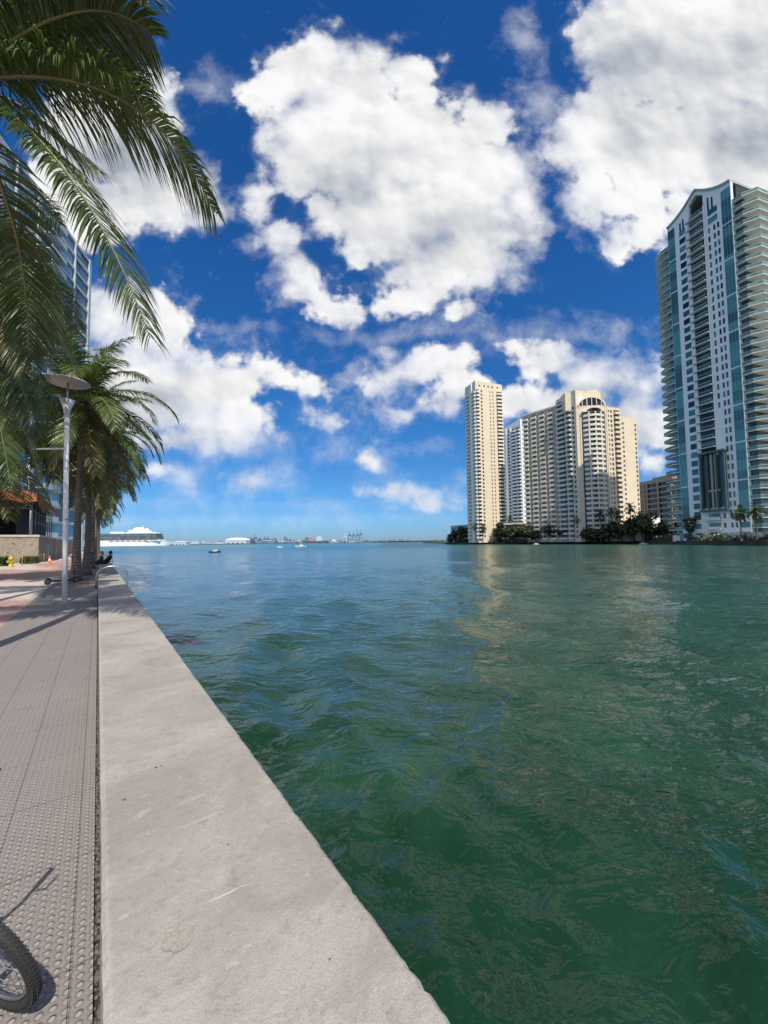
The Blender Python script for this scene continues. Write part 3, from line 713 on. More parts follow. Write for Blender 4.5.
# bicycles
m_tyre, nt, b = mat('tyre_rubber'); g = N(nt); co = g.coord()
g.put(b.inputs['Base Color'], g.mix(g.noise(co, 40, 4), (.012, .012, .012), (.035, .034, .033))); b.inputs['Roughness'].default_value = .75
m_rim = plain('alloy_rim', (.28, .29, .30), .28, .85, var=.1)
m_spk = plain('steel_spoke', (.22, .22, .23), .45, .5, var=.05)
def bicycle(label, loc, rz, lean_, frame_m, r=.345, bar_fwd=0., knob=True, tr=.024, barh=1.0, nsp=32, group='bicycles parked on the riverwalk'):
    """Wheel axis along local y; front wheel contact at the local origin, the bike stretching to -x."""
    t = thing('bicycle', label, 'bicycle', loc, rz, group)
    t.rotation_euler = (lean_, 0, rz)
    WB = 1.06
    def wheel(x):
        c = Vector((x, 0, r))
        w = MB()
        w.tube([c + Vector((0, -.05, 0)), c + Vector((0, .05, 0))], .022, 10); wo_ = w.build('wheel', m_galv, t)
        mb = MB(); mb.ring(c, r - tr, tr, (0, 1, 0), 72, 12)
        nk = 84      # knobbly tread
        if knob:
            for i in range(nk):
                for s_, rr in ((-.62, .93), (0, 1.03), (.62, .93)):
                    q = 2 * math.pi * (i + (.5 if s_ else 0)) / nk; e = Vector((math.cos(q), 0, math.sin(q))); f_ = Vector((-math.sin(q), 0, math.cos(q)))
                    pc = c + e * (r - tr + tr * rr * math.cos(s_ * 1.)) + Vector((0, tr * math.sin(s_ * 1.1) * 1.05, 0)); hw = .0075
                    cs = []
                    for dz_ in (-.003, .0045):
                        for (a_, b2) in ((-1, -1), (1, -1), (1, 1), (-1, 1)): cs.append(pc + f_ * a_ * hw * .8 + Vector((0, b2 * .006, 0)) + e * dz_)
                    mb.hexa(cs)
        mb.build('tyre', m_tyre, wo_)
        mb = MB(); rt_ = r - 2 * tr; prof = [(rt_, -.012), (rt_ - .014, -.010), (rt_ - .018, 0), (rt_ - .014, .010), (rt_, .012)]
        n_ = 72; vs, fs = [], []
        for i in range(n_):
            q = 2 * math.pi * i / n_
            for (rr, yy) in prof: vs.append((c.x + rr * math.cos(q), yy, c.z + rr * math.sin(q)))
        k = len(prof)
        for i in range(n_):
            for j in range(k): fs.append((i * k + j, ((i + 1) % n_) * k + j, ((i + 1) % n_) * k + (j + 1) % k, i * k + (j + 1) % k))
        mb.face_block(vs, fs, True); mb.build('rim', m_rim, wo_)
        mb = MB()
        for i in range(nsp):
            q = 2 * math.pi * i / nsp; q2 = q + (.35 if i % 4 < 2 else -.35); s_ = 1 if i % 2 else -1
            mb.tube([c + Vector((.024 * math.cos(q2), s_ * .035, .024 * math.sin(q2))), c + Vector(((r - 2 * tr - .01) * math.cos(q), 0, (r - 2 * tr - .01) * math.sin(q)))], .0016, 4)
        mb.build('spokes', m_spk, wo_)
    wheel(0.); wheel(-WB)
    HS = Vector((-.30, 0, .80)); HB = Vector((-.26, 0, .70)); BB = Vector((-.66, 0, .29)); ST = Vector((-.84, 0, .82)); RA = Vector((-WB, 0, r))
    mb = MB(); mb.tube([BB, ST], .017, 10); mb.tube([HB, BB], .021, 10); mb.tube([HS, ST + Vector((.03, 0, -.08))], .017, 10); mb.tube([HS + Vector((-.015, 0, .04)), HB + Vector((.015, 0, -.04))], .023, 10)
    for s_ in (-1, 1):
        mb.tube([BB + Vector((0, s_ * .04, 0)), RA + Vector((0, s_ * .06, 0))], .010, 8); mb.tube([ST + Vector((.02, s_ * .02, -.08)), RA + Vector((0, s_ * .06, 0))], .008, 8)
    mb.build('frame', frame_m, t)
    mb = MB()
    for s_ in (-1, 1): mb.tube([(0, s_ * .055, r), (-.10, s_ * .05, r * 1.5), HB + Vector((.02, s_ * .04, -.05))], [.010, .013, .015], 8)
    mb.tube([HB + Vector((.02, -.05, -.05)), HB + Vector((.02, .05, -.05))], .02, 8); mb.build('fork', frame_m, t)
    hb = Vector((-.27 + bar_fwd, 0, barh))
    mb = MB(); mb.tube([HS, HS + Vector((-.02, 0, .12)), hb], .015, 8)
    mb.tube([hb + Vector((-.06, -.31, .01)), hb + Vector((0, -.1, 0)), hb + Vector((0, .1, 0)), hb + Vector((-.06, .31, .01))], .013, 10); hbo = mb.build('handlebar', m_black, t)
    for s_ in (-1, 1):
        mb = MB(); mb.tube([hb + Vector((-.06, s_ * .32, .01)), hb + Vector((-.025, s_ * .19, .005))], .019, 10); mb.build('grip', m_black, hbo)
        mb = MB(); mb.tube([hb + Vector((-.01, s_ * .17, 0)), hb + Vector((.05, s_ * .2, -.01)), hb + Vector((.03, s_ * .29, -.02))], .008, 6); mb.build('brake_lever', m_black, hbo)
    mb = MB(); mb.tube([ST + Vector((.02, 0, -.02)), ST + Vector((-.03, 0, .12))], .013, 8); mb.build('seat_post', m_galv, t)
    mb = MB(); sc_ = ST + Vector((-.02, 0, .14))
    mb.face_block([sc_ + Vector(v) for v in [(.16, -.02, 0), (.16, .02, 0), (.0, .035, .01), (-.10, .075, .02), (-.13, .06, .03), (-.13, -.06, .03), (-.10, -.075, .02), (0, -.035, .01),
                   (.15, -.015, -.03), (.15, .015, -.03), (0, .025, -.035), (-.10, .06, -.03), (-.12, .05, -.02), (-.12, -.05, -.02), (-.10, -.06, -.03), (0, -.025, -.035)]],
                  [(0, 1, 2, 3, 4, 5, 6, 7)[::1], (15, 14, 13, 12, 11, 10, 9, 8)] + [(i, i + 8, (i + 1) % 8 + 8, (i + 1) % 8) for i in range(8)], False)
    bevel(mb.build('saddle', m_black, t), .01)
    mb = MB(); mb.ring(BB + Vector((0, -.05, 0)), .085, .006, (0, 1, 0), 30, 5); mb.tube([BB + Vector((0, -.07, 0)), BB + Vector((.12, -.075, -.12))], .009, 6); mb.tube([BB + Vector((0, .07, 0)), BB + Vector((-.12, .075, .12))], .009, 6)
    mb.tube([BB + Vector((0, -.08, 0)), BB + Vector((0, .08, 0))], .016, 8); cr_ = mb.build('crankset', m_galv, t)
    for q_ in ((.12, -.12, -.12), (-.12, .12, .12)):
        mb = MB(); pc = BB + Vector(q_); mb.box(pc.x - .045, pc.x + .045, pc.y - .045, pc.y + .045, pc.z - .012, pc.z + .012); mb.build('pedal', m_black, cr_)
    mb = MB(); mb.tube([RA + Vector((.12, .06, -.02)), RA + Vector((.1, .2, -r + .01))], .008, 6); mb.build('kickstand', m_galv, t)
    return t
pc_ = on_ground(4, 1004)
bk = bicycle('small bicycle at the lower left corner showing its knobbly front tyre', (pc_.x, pc_.y, .004), R(-14), R(17), plain('bike_green', (.05, .16, .15), .3), .345, .26, tr=.027, barh=1.21, nsp=20); bk.scale = (.63,) * 3
pb = on_ground(87.5, 569); 
bicycle('dark red bicycle leaning by the second palm trunk', (pb.x, pb.y, .02), WROT + R(96), R(6), plain('bike_red', (.22, .05, .04), .35), knob=False)

# fire hydrant
m_yel = plain('hydrant_yellow', (.50, .34, .02), .4, var=.15)
bh = on_ground(10.5, 567)
hy = thing('fire_hydrant', 'yellow fire hydrant in front of the stone wall', 'fire hydrant', bh)
hs_ = 1.05
mb = MB(); mb.lathe([(r * hs_, z * hs_) for r, z in [(0, 0), (.17, 0), (.17, .05), (.115, .07), (.11, .5), (.15, .52), (.15, .56)]], 18); mb.build('barrel', m_yel, hy)
mb = MB(); mb.lathe([(r * hs_, z * hs_) for r, z in [(.15, .56), (.135, .62), (.09, .70), (.035, .73), (.035, .79), (0, .79)]], 18); mb.build('bonnet', m_yel, hy)
for q in range(3):
    a = q * math.pi / 2 - math.pi; mb = MB(); e = Vector((math.cos(a), math.sin(a), 0)); rr = .075 if q == 1 else .055
    mb.tube([e * .09 + Vector((0, 0, .4)), e * .2 + Vector((0, 0, .4))], rr, 12); mb.tube([e * .2 + Vector((0, 0, .4)), e * .225 + Vector((0, 0, .4))], rr * 1.2, 8); mb.build('hose_cap', m_yel, hy)
# traffic cone
m_org = plain('cone_orange', (.85, .17, .02), .45, var=.1)
cn = thing('traffic_cone', 'orange traffic cone at the foot of the stone wall', 'traffic cone', on_ground(49.5, 564))
mb = MB(); mb.box(-.19, .19, -.19, .19, 0, .04); bevel(mb.build('base', m_org, cn), .015)
mb = MB(); mb.lathe([(.14, .04), (.095, .28), (.09, .30)], 18); mb.lathe([(.065, .44), (.03, .68), (.0, .69)], 18); mb.build('body', m_org, cn)
mb = MB(); mb.lathe([(.092, .30), (.066, .44)], 18); mb.build('reflective_band', m_white, cn)
# caution tape on stakes
tp = thing('tape_barrier', 'yellow tape strung between two thin stakes along the stone wall', 'barrier', on_ground(22, 566))
q0, q1 = Vector((0, 0, 0)), on_ground(44, 562) - on_ground(22, 566)
for q in (q0, q1):
    mb = MB(); mb.tube([q, q + Vector((0, 0, .8))], .022, 6); mb.build('stake', m_yel, tp)
mb = MB(); n_ = 10; vs = []
for i in range(n_ + 1):
    u = i / n_; p = q0.lerp(q1, u) + Vector((0, 0, .74 - .14 * math.sin(math.pi * u))); vs += [p, p + Vector((0, 0, .07))]
mb.face_block(vs, [(2 * i, 2 * i + 2, 2 * i + 3, 2 * i + 1) for i in range(n_)]); mb.build('tape', m_yel, tp)

# ------------------------------------------------------------------ people sitting on the seawall
def person(label, loc, rz, shirt, legs, hair, skin, lean_=0., headturn=0.):
    t = bpy.data.objects.new('person', bpy.data.meshes.new('person')); COL.objects.link(t)
    V = {'pel': (0, 0, .10), 'wst': (-.02 - lean_ * .2, 0, .28), 'chs': (-.02 - lean_ * .5, 0, .46), 'nck': (0 - lean_ * .6, 0, .62), 'hd0': (.01 - lean_ * .6, 0, .70), 'hd1': (.02 - lean_ * .6, 0, .80), 'hd2': (.0 - lean_ * .6, 0, .87)}
    RR = {'pel': .15, 'wst': .13, 'chs': .15, 'nck': .058, 'hd0': .075, 'hd1': .10, 'hd2': .07}
    E = [('pel', 'wst'), ('wst', 'chs'), ('chs', 'nck'), ('nck', 'hd0'), ('hd0', 'hd1'), ('hd1', 'hd2')]
    for s_, n_ in ((1, 'l'), (-1, 'r')):
        V.update({'sh' + n_: (-.02 - lean_ * .55, s_ * .19, .54), 'el' + n_: (.06 - lean_ * .3, s_ * .25, .29), 'wr' + n_: (.26, s_ * .16, .17), 'ha' + n_: (.34, s_ * .13, .15),
                  'hp' + n_: (.06, s_ * .09, .08), 'kn' + n_: (.46, s_ * .12, .09), 'an' + n_: (.50, s_ * .12, -.33), 'to' + n_: (.66, s_ * .13, -.38)})
        RR.update({'sh' + n_: .062, 'el' + n_: .047, 'wr' + n_: .034, 'ha' + n_: .036, 'hp' + n_: .095, 'kn' + n_: .066, 'an' + n_: .042, 'to' + n_: .032})
        E += [('chs', 'sh' + n_), ('sh' + n_, 'el' + n_), ('el' + n_, 'wr' + n_), ('wr' + n_, 'ha' + n_), ('pel', 'hp' + n_), ('hp' + n_, 'kn' + n_), ('kn' + n_, 'an' + n_), ('an' + n_, 'to' + n_)]
    ks = list(V); me = t.data; me.from_pydata([V[k] for k in ks], [(ks.index(a), ks.index(b_)) for a, b_ in E], [])
    md = t.modifiers.new('skin', 'SKIN'); t.modifiers.new('smooth', 'SUBSURF').levels = 2; t.modifiers['smooth'].render_levels = 2
    for i, k in enumerate(ks):
        sv = me.skin_vertices[0].data[i]; sv.radius = (RR[k],) * 2; sv.use_root = (k == 'pel')
    m_, nt, b = mat('person_cloth'); g = N(nt); co = g.coord(); sp = g.new('ShaderNodeSeparateXYZ'); g.put(sp.inputs[0], co)
    x_, z_ = sp.outputs[0], sp.outputs[2]
    c_ = g.mix(g.math('GREATER_THAN', z_, .605), shirt, skin)
    isleg = g.math('MULTIPLY', g.math('LESS_THAN', z_, .15), g.math('LESS_THAN', g.math('ABSOLUTE', g.math('ADD', x_, 0.)), 2.))
    c_ = g.mix(isleg, c_, legs); c_ = g.mix(g.math('GREATER_THAN', g.math('ADD', x_, g.math('MULTIPLY', z_, .0)), .27), c_, legs)
    c_ = g.mix(g.math('LESS_THAN', z_, -.30), c_, (.03, .03, .03))
    g.put(b.inputs['Base Color'], c_); b.inputs['Roughness'].default_value = .8; t.data.materials.append(m_)
    t.location = loc; t.rotation_euler = (0, 0, rz); tag(t, label, 'person', 'people sitting on the seawall')
    mb = MB(); hc = Vector(V['hd1']); mb.ball(hc + Vector((-.03, 0, .02)), .115, 14, (1, .92, 1.05)); mb.ball(hc + Vector((-.08, 0, -.08)), .085, 10); mb.build('hair', plain('hair', hair, .6), t)
    mb = MB(); mb.ball(hc + Vector((.105, 0, -.015)), .018, 6); mb.build('nose', plain('skin', skin, .6), t)
    mb = MB()
    for s_ in (-1, 1): mb.ball(hc + Vector((.092, s_ * .035, .01)), .011, 6)
    mb.build('eyes', m_black, t); return t
y1 = wk_inv(*on_ground(101, 564.5, .2).xy)[1]
skin = (.42, .25, .17)
person('person in black with light hair sitting on the seawall beside the palm trunks', (*wk(XI + .12, y1), .2), WROT + R(190), (.015, .015, .018), (.02, .022, .03), (.30, .20, .10), skin, .1)
person('person in black with dark hair leaning back on the seawall nearer the water', (*wk(XO - .28, y1 + .4), .2), WROT + R(150), (.012, .012, .015), (.015, .015, .02), (.015, .012, .01), skin, .35)

# ------------------------------------------------------------------ pavilion on its stone terrace
def rel(mb, root):
    L0 = Vector(root.location); c, s = math.cos(-root.rotation_euler.z), math.sin(-root.rotation_euler.z)
    out = []
    for v in mb.v:
        d = Vector(v) - L0; out.append((d.x * c - d.y * s, d.x * s + d.y * c, d.z))
    mb.v = out; return mb
cwx, cwy = wk_inv(*on_ground(38, 562.5).xy)
m_stone, nt, b = mat('terrace_stone'); g = N(nt); co = g.coord()
n1 = g.noise(co, 1.2, 6, .65, .4); n2 = g.noise(co, .55, 4, .6, .8); n3 = g.noise(co, 9, 5, .7)
c_ = g.mix(n1, (.17, .135, .095), (.50, .43, .33)); c_ = g.mix(g.mapr(n2, .52, .66, 0, .6), c_, (.17, .14, .11)); c_ = g.mix(g.mapr(n3, .48, .6, 0, .55), c_, (.12, .10, .085)); c_ = g.mix(g.mapr(g.noise(co, 2.6, 3, .5), .60, .66, 0, .75), c_, (.07, .06, .055))
g.put(b.inputs['Base Color'], c_); b.inputs['Roughness'].default_value = .95; g.put(b.inputs['Normal'], g.bump(n3, .6, .05))
cap_z = at(30, 533, cwy * .8 + .0).z if False else 2.55
m_cap = plain('terrace_cap', (.48, .45, .40), .85, var=.2, scale=1.5)
tw = thing('terrace_wall', 'mottled beige stone terrace wall beneath the orange-roofed pavilion', 'wall', (*wk(cwx, cwy), 0), WROT)
mb = MB(); mb.box(-60, 0, 0, .5, -.2, cap_z - .18); mb.box(-.5, 0, .503, 70, -.2, cap_z - .18); mb.build('wall', m_stone, tw)
mb = MB(); mb.box(-60, .06, -.06, .56, cap_z - .18, cap_z); mb.box(-.56, .06, .563, 70, cap_z - .18, cap_z); mb.build('coping', m_cap, tw)
mb = MB(); mb.box(.0, .03, 6., 9.5, .0, 1.7); mb.box(.03, .05, 7.6, 7.75, .0, 1.7); mb.build('door', plain('wall_door', (.17, .21, .24), .5), tw)
mb = MB(); mb.box(.0, .12, 16, 18, -.2, cap_z - .185); mb.build('pilaster', plain('pinkish_plaster', (.40, .28, .25), .9), tw)
mb = MB(); mb.box(-60, -.5, .55, 70, .0, cap_z - .22); o = mb.build('terrace_floor', m_cap, tw)
# pavilion
m_orange, nt, b = mat('orange_canvas'); g = N(nt); co = g.coord()
sp = g.new('ShaderNodeSeparateXYZ'); g.put(sp.inputs[0], co)
n1 = g.noise(g.mapping(co, scale=(.3, 1, 1)), 2.2, 4, .6)
g.put(b.inputs['Base Color'], g.ramp(n1, [(.25, (.20, .05, .025)), (.5, (.42, .11, .05)), (.72, (.50, .15, .07)), (.85, (.58, .34, .22))])); b.inputs['Roughness'].default_value = .75
pv = thing('pavilion', 'open dark steel-framed pavilion with an orange canopy on the stone terrace', 'pavilion', (*wk(cwx - 1.0, cwy + 1.0), cap_z - .2), WROT)
zr = 6.45 - cap_z
mb = MB(); PW, PL = 22, 26
n_ = 22; vs = []
def sag(u): return .18 * math.sin(u * math.pi * 11) ** 2
for i in range(n_ + 1):       # front and side eaves droop a little between the frames
    u = i / n_; vs += [(.9 - u * PW, -.9, zr - .55 - sag(u)), (.9 - u * PW, -.9, zr + .06), (-PW / 2 * .2 - u * PW * .8, 5, zr + 1.3)]
mb.face_block(vs, [f_ for i in range(n_) for f_ in ((3 * i, 3 * i + 1, 3 * i + 4, 3 * i + 3), (3 * i + 1, 3 * i + 2, 3 * i + 5, 3 * i + 4))])
vs = []
for i in range(n_ + 1):
    u = i / n_; vs += [(.9, -.9 + u * PL, zr - .55 - sag(u)), (.9, -.9 + u * PL, zr + .06), (-PW / 2 * .2, 5 + u * PL * .6, zr + 1.3)]
mb.face_block(vs, [f_ for i in range(n_) for f_ in ((3 * i, 3 * i + 3, 3 * i + 4, 3 * i + 1), (3 * i + 1, 3 * i + 4, 3 * i + 5, 3 * i + 2))])
mb.face_block([(-PW / 2 * .2, 5, zr + 1.3), (-PW / 2 * .2, 5 + PL * .6, zr + 1.3), (-PW * 1., 5 + PL * .6, zr + 1.3), (-PW * 1., 5, zr + 1.3)], [(0, 1, 2, 3)])
mb.build('canopy', m_orange, pv)
m_steel = plain('grey_steel', (.26, .27, .28), .5, .3, var=.15)
mb = MB()
for i in range(12):                                   # truss under the front eave
    x0, x1 = .4 - i * 1.5, .4 - (i + 1) * 1.5
    mb.tube([(x0, -.4, zr - .75), ((x0 + x1) / 2, -.4, zr - 1.2)], .035, 5); mb.tube([((x0 + x1) / 2, -.4, zr - 1.2), (x1, -.4, zr - .75)], .035, 5)
mb.tube([(.5, -.4, zr - .72), (-18, -.4, zr - .72)], .05, 6); mb.tube([(.5, -.4, zr - 1.22), (-18, -.4, zr - 1.22)], .05, 6); mb.build('truss', m_steel, pv)
for i in range(4): 
    mb = MB(); mb.tube([(.3 - i * 6, -.3, 0.2), (.3 - i * 6, -.3, zr - .6)], .075, 8); mb.build('column', m_steel, pv)
for i in range(9):
    mb = MB(); y_ = -.3 + i * 2.4
    mb.tube([(.3, y_ + 1.2, .2), (.3, y_ + 1.2, zr - .5)], .05, 6)
    for z_ in (.35, 1.6, 2.6): mb.tube([(.3, y_, z_), (.3, y_ + 2.4, z_)], .035, 6)
    mb.build('side_frame', m_steel, pv)
mb = MB(); mb.box(-20, -.6, 7, 7.3, 0, zr + .2); mb.box(-.9, -.6, 1.5, 6.9, .2, zr - .3); mb.box(-.9, -.6, 7.4, 24, .2, zr - .3); mb.build('shade_backing', plain('dark_interior', (.012, .012, .013), .8), pv)  # near-black panels carry the interior's shade in their colour
mb = MB(); mb.box(-20, .2, -.6, 24, zr - .3, zr - .2); mb.build('ceiling', m_dark, pv)
for i in range(5):
    mb = MB(); x_ = -2.2 - i * 2.6; mb.lathe([(0, .2), (.25, .2), (.03, .25), (.03, .92), (.45, .93), (.45, .97), (0, .97)], 12, (x_, 1.6, 0)); mb.build('table', m_dark, pv)

# low plants at the foot of the wall
m_bush = leafmat('bush_leaf', (.03, .05, .015), (.07, .10, .03), (.12, .16, .03))
def shrub(label, loc, r, h, n=260, seed=0, mt=None, name='shrub', group=None):
    rr = random.Random(seed); t = thing(name, label, 'shrub', loc, group=group); mb = MB()
    for i in range(n):
        a = rr.uniform(0, 6.28); q = rr.random() ** .5; z = rr.random(); k = r * q * math.sqrt(max(.05, 1 - (z - .35) ** 2 * 1.3))
        c = Vector((k * math.cos(a), k * math.sin(a), z * h)); d = Vector((rr.gauss(0, 1), rr.gauss(0, 1), rr.gauss(.2, .8))).normalized(); e = d.orthogonal().normalized() * (.22 * r); d = d * (.42 * r)
        mb.face_block([c - d, c + e, c + d, c - e], [(0, 1, 2, 3)])
    mb.build('foliage', mt or m_bush, t)
    mb = MB(); mb.tube([(0, 0, 0), (.02, 0, h * .5)], .03, 5); mb.build('stem', m_bark, t); return t
shrub('low dark green shrub behind the yellow tape', on_ground(30, 563.5), .6, .5, seed=1)
shrub('small olive shrub beside the yellow hydrant', on_ground(3, 566.), .5, .6, seed=2)
# ------------------------------------------------------------------ the tower behind the palms on the left
class Bld:
    def __init__(s, name, label, cat, loc, group=None): s.r = thing(name, label, cat, loc, group=group); s.sets = {}
    def wall(s, mb, mt, name='wall', **kw): return rel(mb, s.r).build(name, mt, s.r, **kw)
    def ps(s, name, mt, limit=90):
        k = (name, mt.name)
        if k not in s.sets: s.sets[k] = PartSet(name, mt, s.r, limit)
        return s.sets[k]
    def done(s):
        tot = {}
        for p in s.sets.values(): tot.setdefault(p.n, []).append(p)
        for n, l in tot.items():
            for p in l: p.lim = max(4, min(p.lim, 90 // len(l))); p.flush()
def windows(B, f, s0, s1, z0, z1, mt, name='window', proud=.07, frame=None):
    B.ps(name, mt).add(lambda mb: f.box(mb, s0, s1, -.1, proud, z0, z1), f.key((s0 + s1) / 2, (z0 + z1) / 2))
def balcony(B, f, s0, s1, z, fh, slab_m, dark_m, out=1.4, par=.36, slabh=.1, lim=90):
    """Flat dark pane in place of a shaded recess with sliding doors, and in front of it a slab with its parapet."""
    windows(B, f, s0 + .1, s1 - .1, z + .1, z + fh * .86, dark_m, 'balcony_door')
    def fn(mb):
        f.box(mb, s0, s1, 0.03, out, z - slabh * fh, z)
        f.box(mb, s0, s1, out - .18, out, z + .002, z + par * fh)
        f.box(mb, s0, s0 + .15, .03, out - .182, z + .002, z + par * fh); f.box(mb, s1 - .15, s1, .03, out - .182, z + .002, z + par * fh)
    B.ps('balcony', slab_m).add(fn, f.key((s0 + s1) / 2, z))

m_bluegl = glassy('blue_tower_glass', (.11, .25, .38), .2, .5, .3, .35)
m_cool = plain('cool_white_panel', (.50, .56, .60), .5, var=.1, scale=.3)
Yn = 92.
q0 = Vector(plan(80.5, Yn)); dirL = Vector((-.24, 1)).normalized()
zL = at(79, 262, Yn).z
fL = Face(q0 - dirL * 52, q0)                 # facade seen past the palms; its right end is the far corner
fl2 = Face(q0, q0 + Vector((-fL.n.x, -fL.n.y)) * 26)
BL = Bld('glass_tower', 'tall blue glass tower with white floor bands behind the palms on the left', 'tower', (q0.x, q0.y, 0))
mb = MB(); c_ = [fL.p(0, 0), fL.p(fL.L, 0), fL.p(fL.L, -26), fL.p(0, -26)]; mb.prism([(v.x, v.y) for v in c_][::-1] if False else [(v.x, v.y) for v in (c_[0], c_[1], c_[2], c_[3])], 0, zL); BL.wall(mb, m_bluegl)
nfl = 22; fh = zL / nfl
for k in range(nfl + 1):
    BL.ps('floor_band', m_cool).add(lambda mb, k=k: fL.box(mb, -.2, fL.L + .2, -.05, .35, k * fh - .32, k * fh + .32), k)
for i in range(9):
    s_ = i * fL.L / 8; w_ = .9 if i in (8, 5, 2) else .28
    BL.ps('mullion', m_cool).add(lambda mb, s_=s_, w_=w_: fL.box(mb, s_ - w_ / 2, s_ + w_ / 2, -.05, .5, 0, zL + .4), i)
for k in range(nfl):
    for s0 in (fL.L * .30, fL.L * .66):
        BL.ps('balcony', m_cool).add(lambda mb, k=k, s0=s0: (fL.box(mb, s0, s0 + 5.2, .36, 1.7, k * fh - .12, k * fh + .05), fL.box(mb, s0, s0 + 5.2, 1.6, 1.7, k * fh + .052, k * fh + 1.0)), k)
BL.done()

# ------------------------------------------------------------------ far bank
BZ = WZ + 1.15
m_bank = plain('bank_ground', (.10, .12, .05), .95, var=.3, scale=.1)
m_bwall = plain('dark_bank_wall', (.055, .052, .045), .9, var=.3, scale=.4)
bank = [plan(446, 300), plan(470, 262), plan(520, 240), plan(575, 222), plan(640, 198), plan(668, 161), plan(690, 138), plan(730, 119), plan(768, 108.5), (190, 84), (330, 60)]
back = [(520, 100), (520, 600), (60, 600), plan(446, 380)]
mb = MB(); mb.prism(bank + back, -3, BZ); mb.build('bank_ground', m_bank, kind='structure')
mb = MB()
for a, b_ in zip(bank[:-1], bank[1:]):
    f = Face(a, b_); f.box(mb, -.1, f.L + .1, .02, .5, -3, BZ + .35)
tag(mb.build('seawall', m_bwall), 'dark low seawall along the far bank under the towers', 'seawall', kind='structure')

cream = plain('cream_stucco', (.72, .61, .46), .8, var=.05, scale=.15)
cream2 = plain('pale_cream_stucco', (.70, .63, .51), .8, var=.06, scale=.15)
grey_w = plain('grey_white_stucco', (.60, .59, .56), .8, var=.06, scale=.15)
whitew = plain('white_stucco', (.80, .80, .79), .8, var=.05, scale=.15)
slabm = plain('balcony_white', (.74, .69, .60), .7, var=.06, scale=.3)
dkgl = glassy('dark_window_glass', (.028, .034, .042), .1, .6, .25)
brgl = glassy('brown_window_glass', (.06, .055, .05), .12, .5, .3)

# slim tower
pA, pB, pC = plan(468.6, 263), plan(479.2, 250), plan(506.3, 256)
zT = at(477, 380.5, 250).z
B1 = Bld('apartment_tower', 'slim cream apartment tower, tallest of the far group, at the tip of the island', 'tower', (*pB, BZ))
f1, f2 = Face(pA, pB), Face(pB, pC)
pD = (pC[0] + f1.e.x * -f1.L, pC[1] + f1.e.y * -f1.L)
mb = MB(); mb.prism([pA, pB, pC, pD], BZ, zT - 1.2); B1.wall(mb, cream)
mb = MB(); f1.box(mb, 0.02, f1.L - .02, .01, .12, BZ, zT - 1.3); B1.wall(mb, grey_w, 'side_wall')
mb = MB(); mb.prism([pA, pB, pC, pD], zT - 1.2, [zT + .3, zT, zT - 2.2 + 1.5, zT - .5]); B1.wall(mb, cream, 'parapet')
NF = 40; fh = (zT - 5.5 - BZ - 3) / NF
for k in range(NF):
    z = BZ + 3 + k * fh
    balcony(B1, f1, f1.L * .10, f1.L * .46, z, fh, slabm, dkgl, 1.3)
    balcony(B1, f1, f1.L * .72, f1.L * .99, z, fh, slabm, dkgl, 1.2)
    balcony(B1, f2, .15, f2.L * .13, z, fh, slabm, dkgl, 1.2)
    windows(B1, f2, f2.L * .19, f2.L * .245, z + fh * .3, z + fh * .8, dkgl)
    for a in (.52, .63): windows(B1, f2, f2.L * a, f2.L * (a + .03), z + fh * .25, z + fh * .75, dkgl)
    balcony(B1, f2, f2.L * .78, f2.L * .985, z, fh, slabm, dkgl, 1.1)
mb = MB(); f1.box(mb, f1.L * .5, f1.L * .70, .125, .9, BZ, zT - .8); B1.wall(mb, whitew, 'pilaster')
for a in (.12, .30, .45, .6, .8): windows(B1, f2, f2.L * a, f2.L * (a + .05), zT - 3.6, zT - 2.5, dkgl)
for a in (.25, .6): windows(B1, f1, f1.L * a, f1.L * (a + .18), zT - 4., zT - 2.3, dkgl)
B1.done()

# white tower behind it
pA, pB = plan(503, 318), plan(524, 300)
zW = at(515, 428, 308).z
B2 = Bld('apartment_tower', 'plain white apartment tower squeezed between the slim cream tower and the wide block', 'tower', (*pA, BZ))
f = Face(pA, pB); mb = MB(); q = [f.p(0, 0), f.p(f.L, 0), f.p(f.L, -20), f.p(0, -20)]; mb.prism([(v.x, v.y) for v in q], BZ, zW); B2.wall(mb, whitew)
mb = MB(); 
mb.prism([(v.x, v.y) for v in (f.p(0, .2), f.p(f.L, .2), f.p(f.L, -2), f.p(0, -2))], zW, [zW + .5, zW + 5, zW + 5, zW + .5]); B2.wall(mb, whitew, 'parapet')
NF = 32; fh = (zW - BZ - 4) / NF
for k in range(NF):
    z = BZ + 3 + k * fh
    balcony(B2, f, f.L * .03, f.L * .24, z, fh, whitew, dkgl, 1.2); windows(B2, f, f.L * .38, f.L * .48, z + .6, z + fh * .75, dkgl)
    balcony(B2, f, f.L * .58, f.L * .74, z, fh, whitew, dkgl, 1.2); balcony(B2, f, f.L * .78, f.L * .96, z, fh, whitew, dkgl, 1.2)
mb = MB(); f.box(mb, f.L * .26, f.L * .34, .02, 1.0, BZ, zW); f.box(mb, f.L * .5, f.L * .56, .02, 1.0, BZ, zW); B2.wall(mb, whitew, 'pilaster')
B2.done()

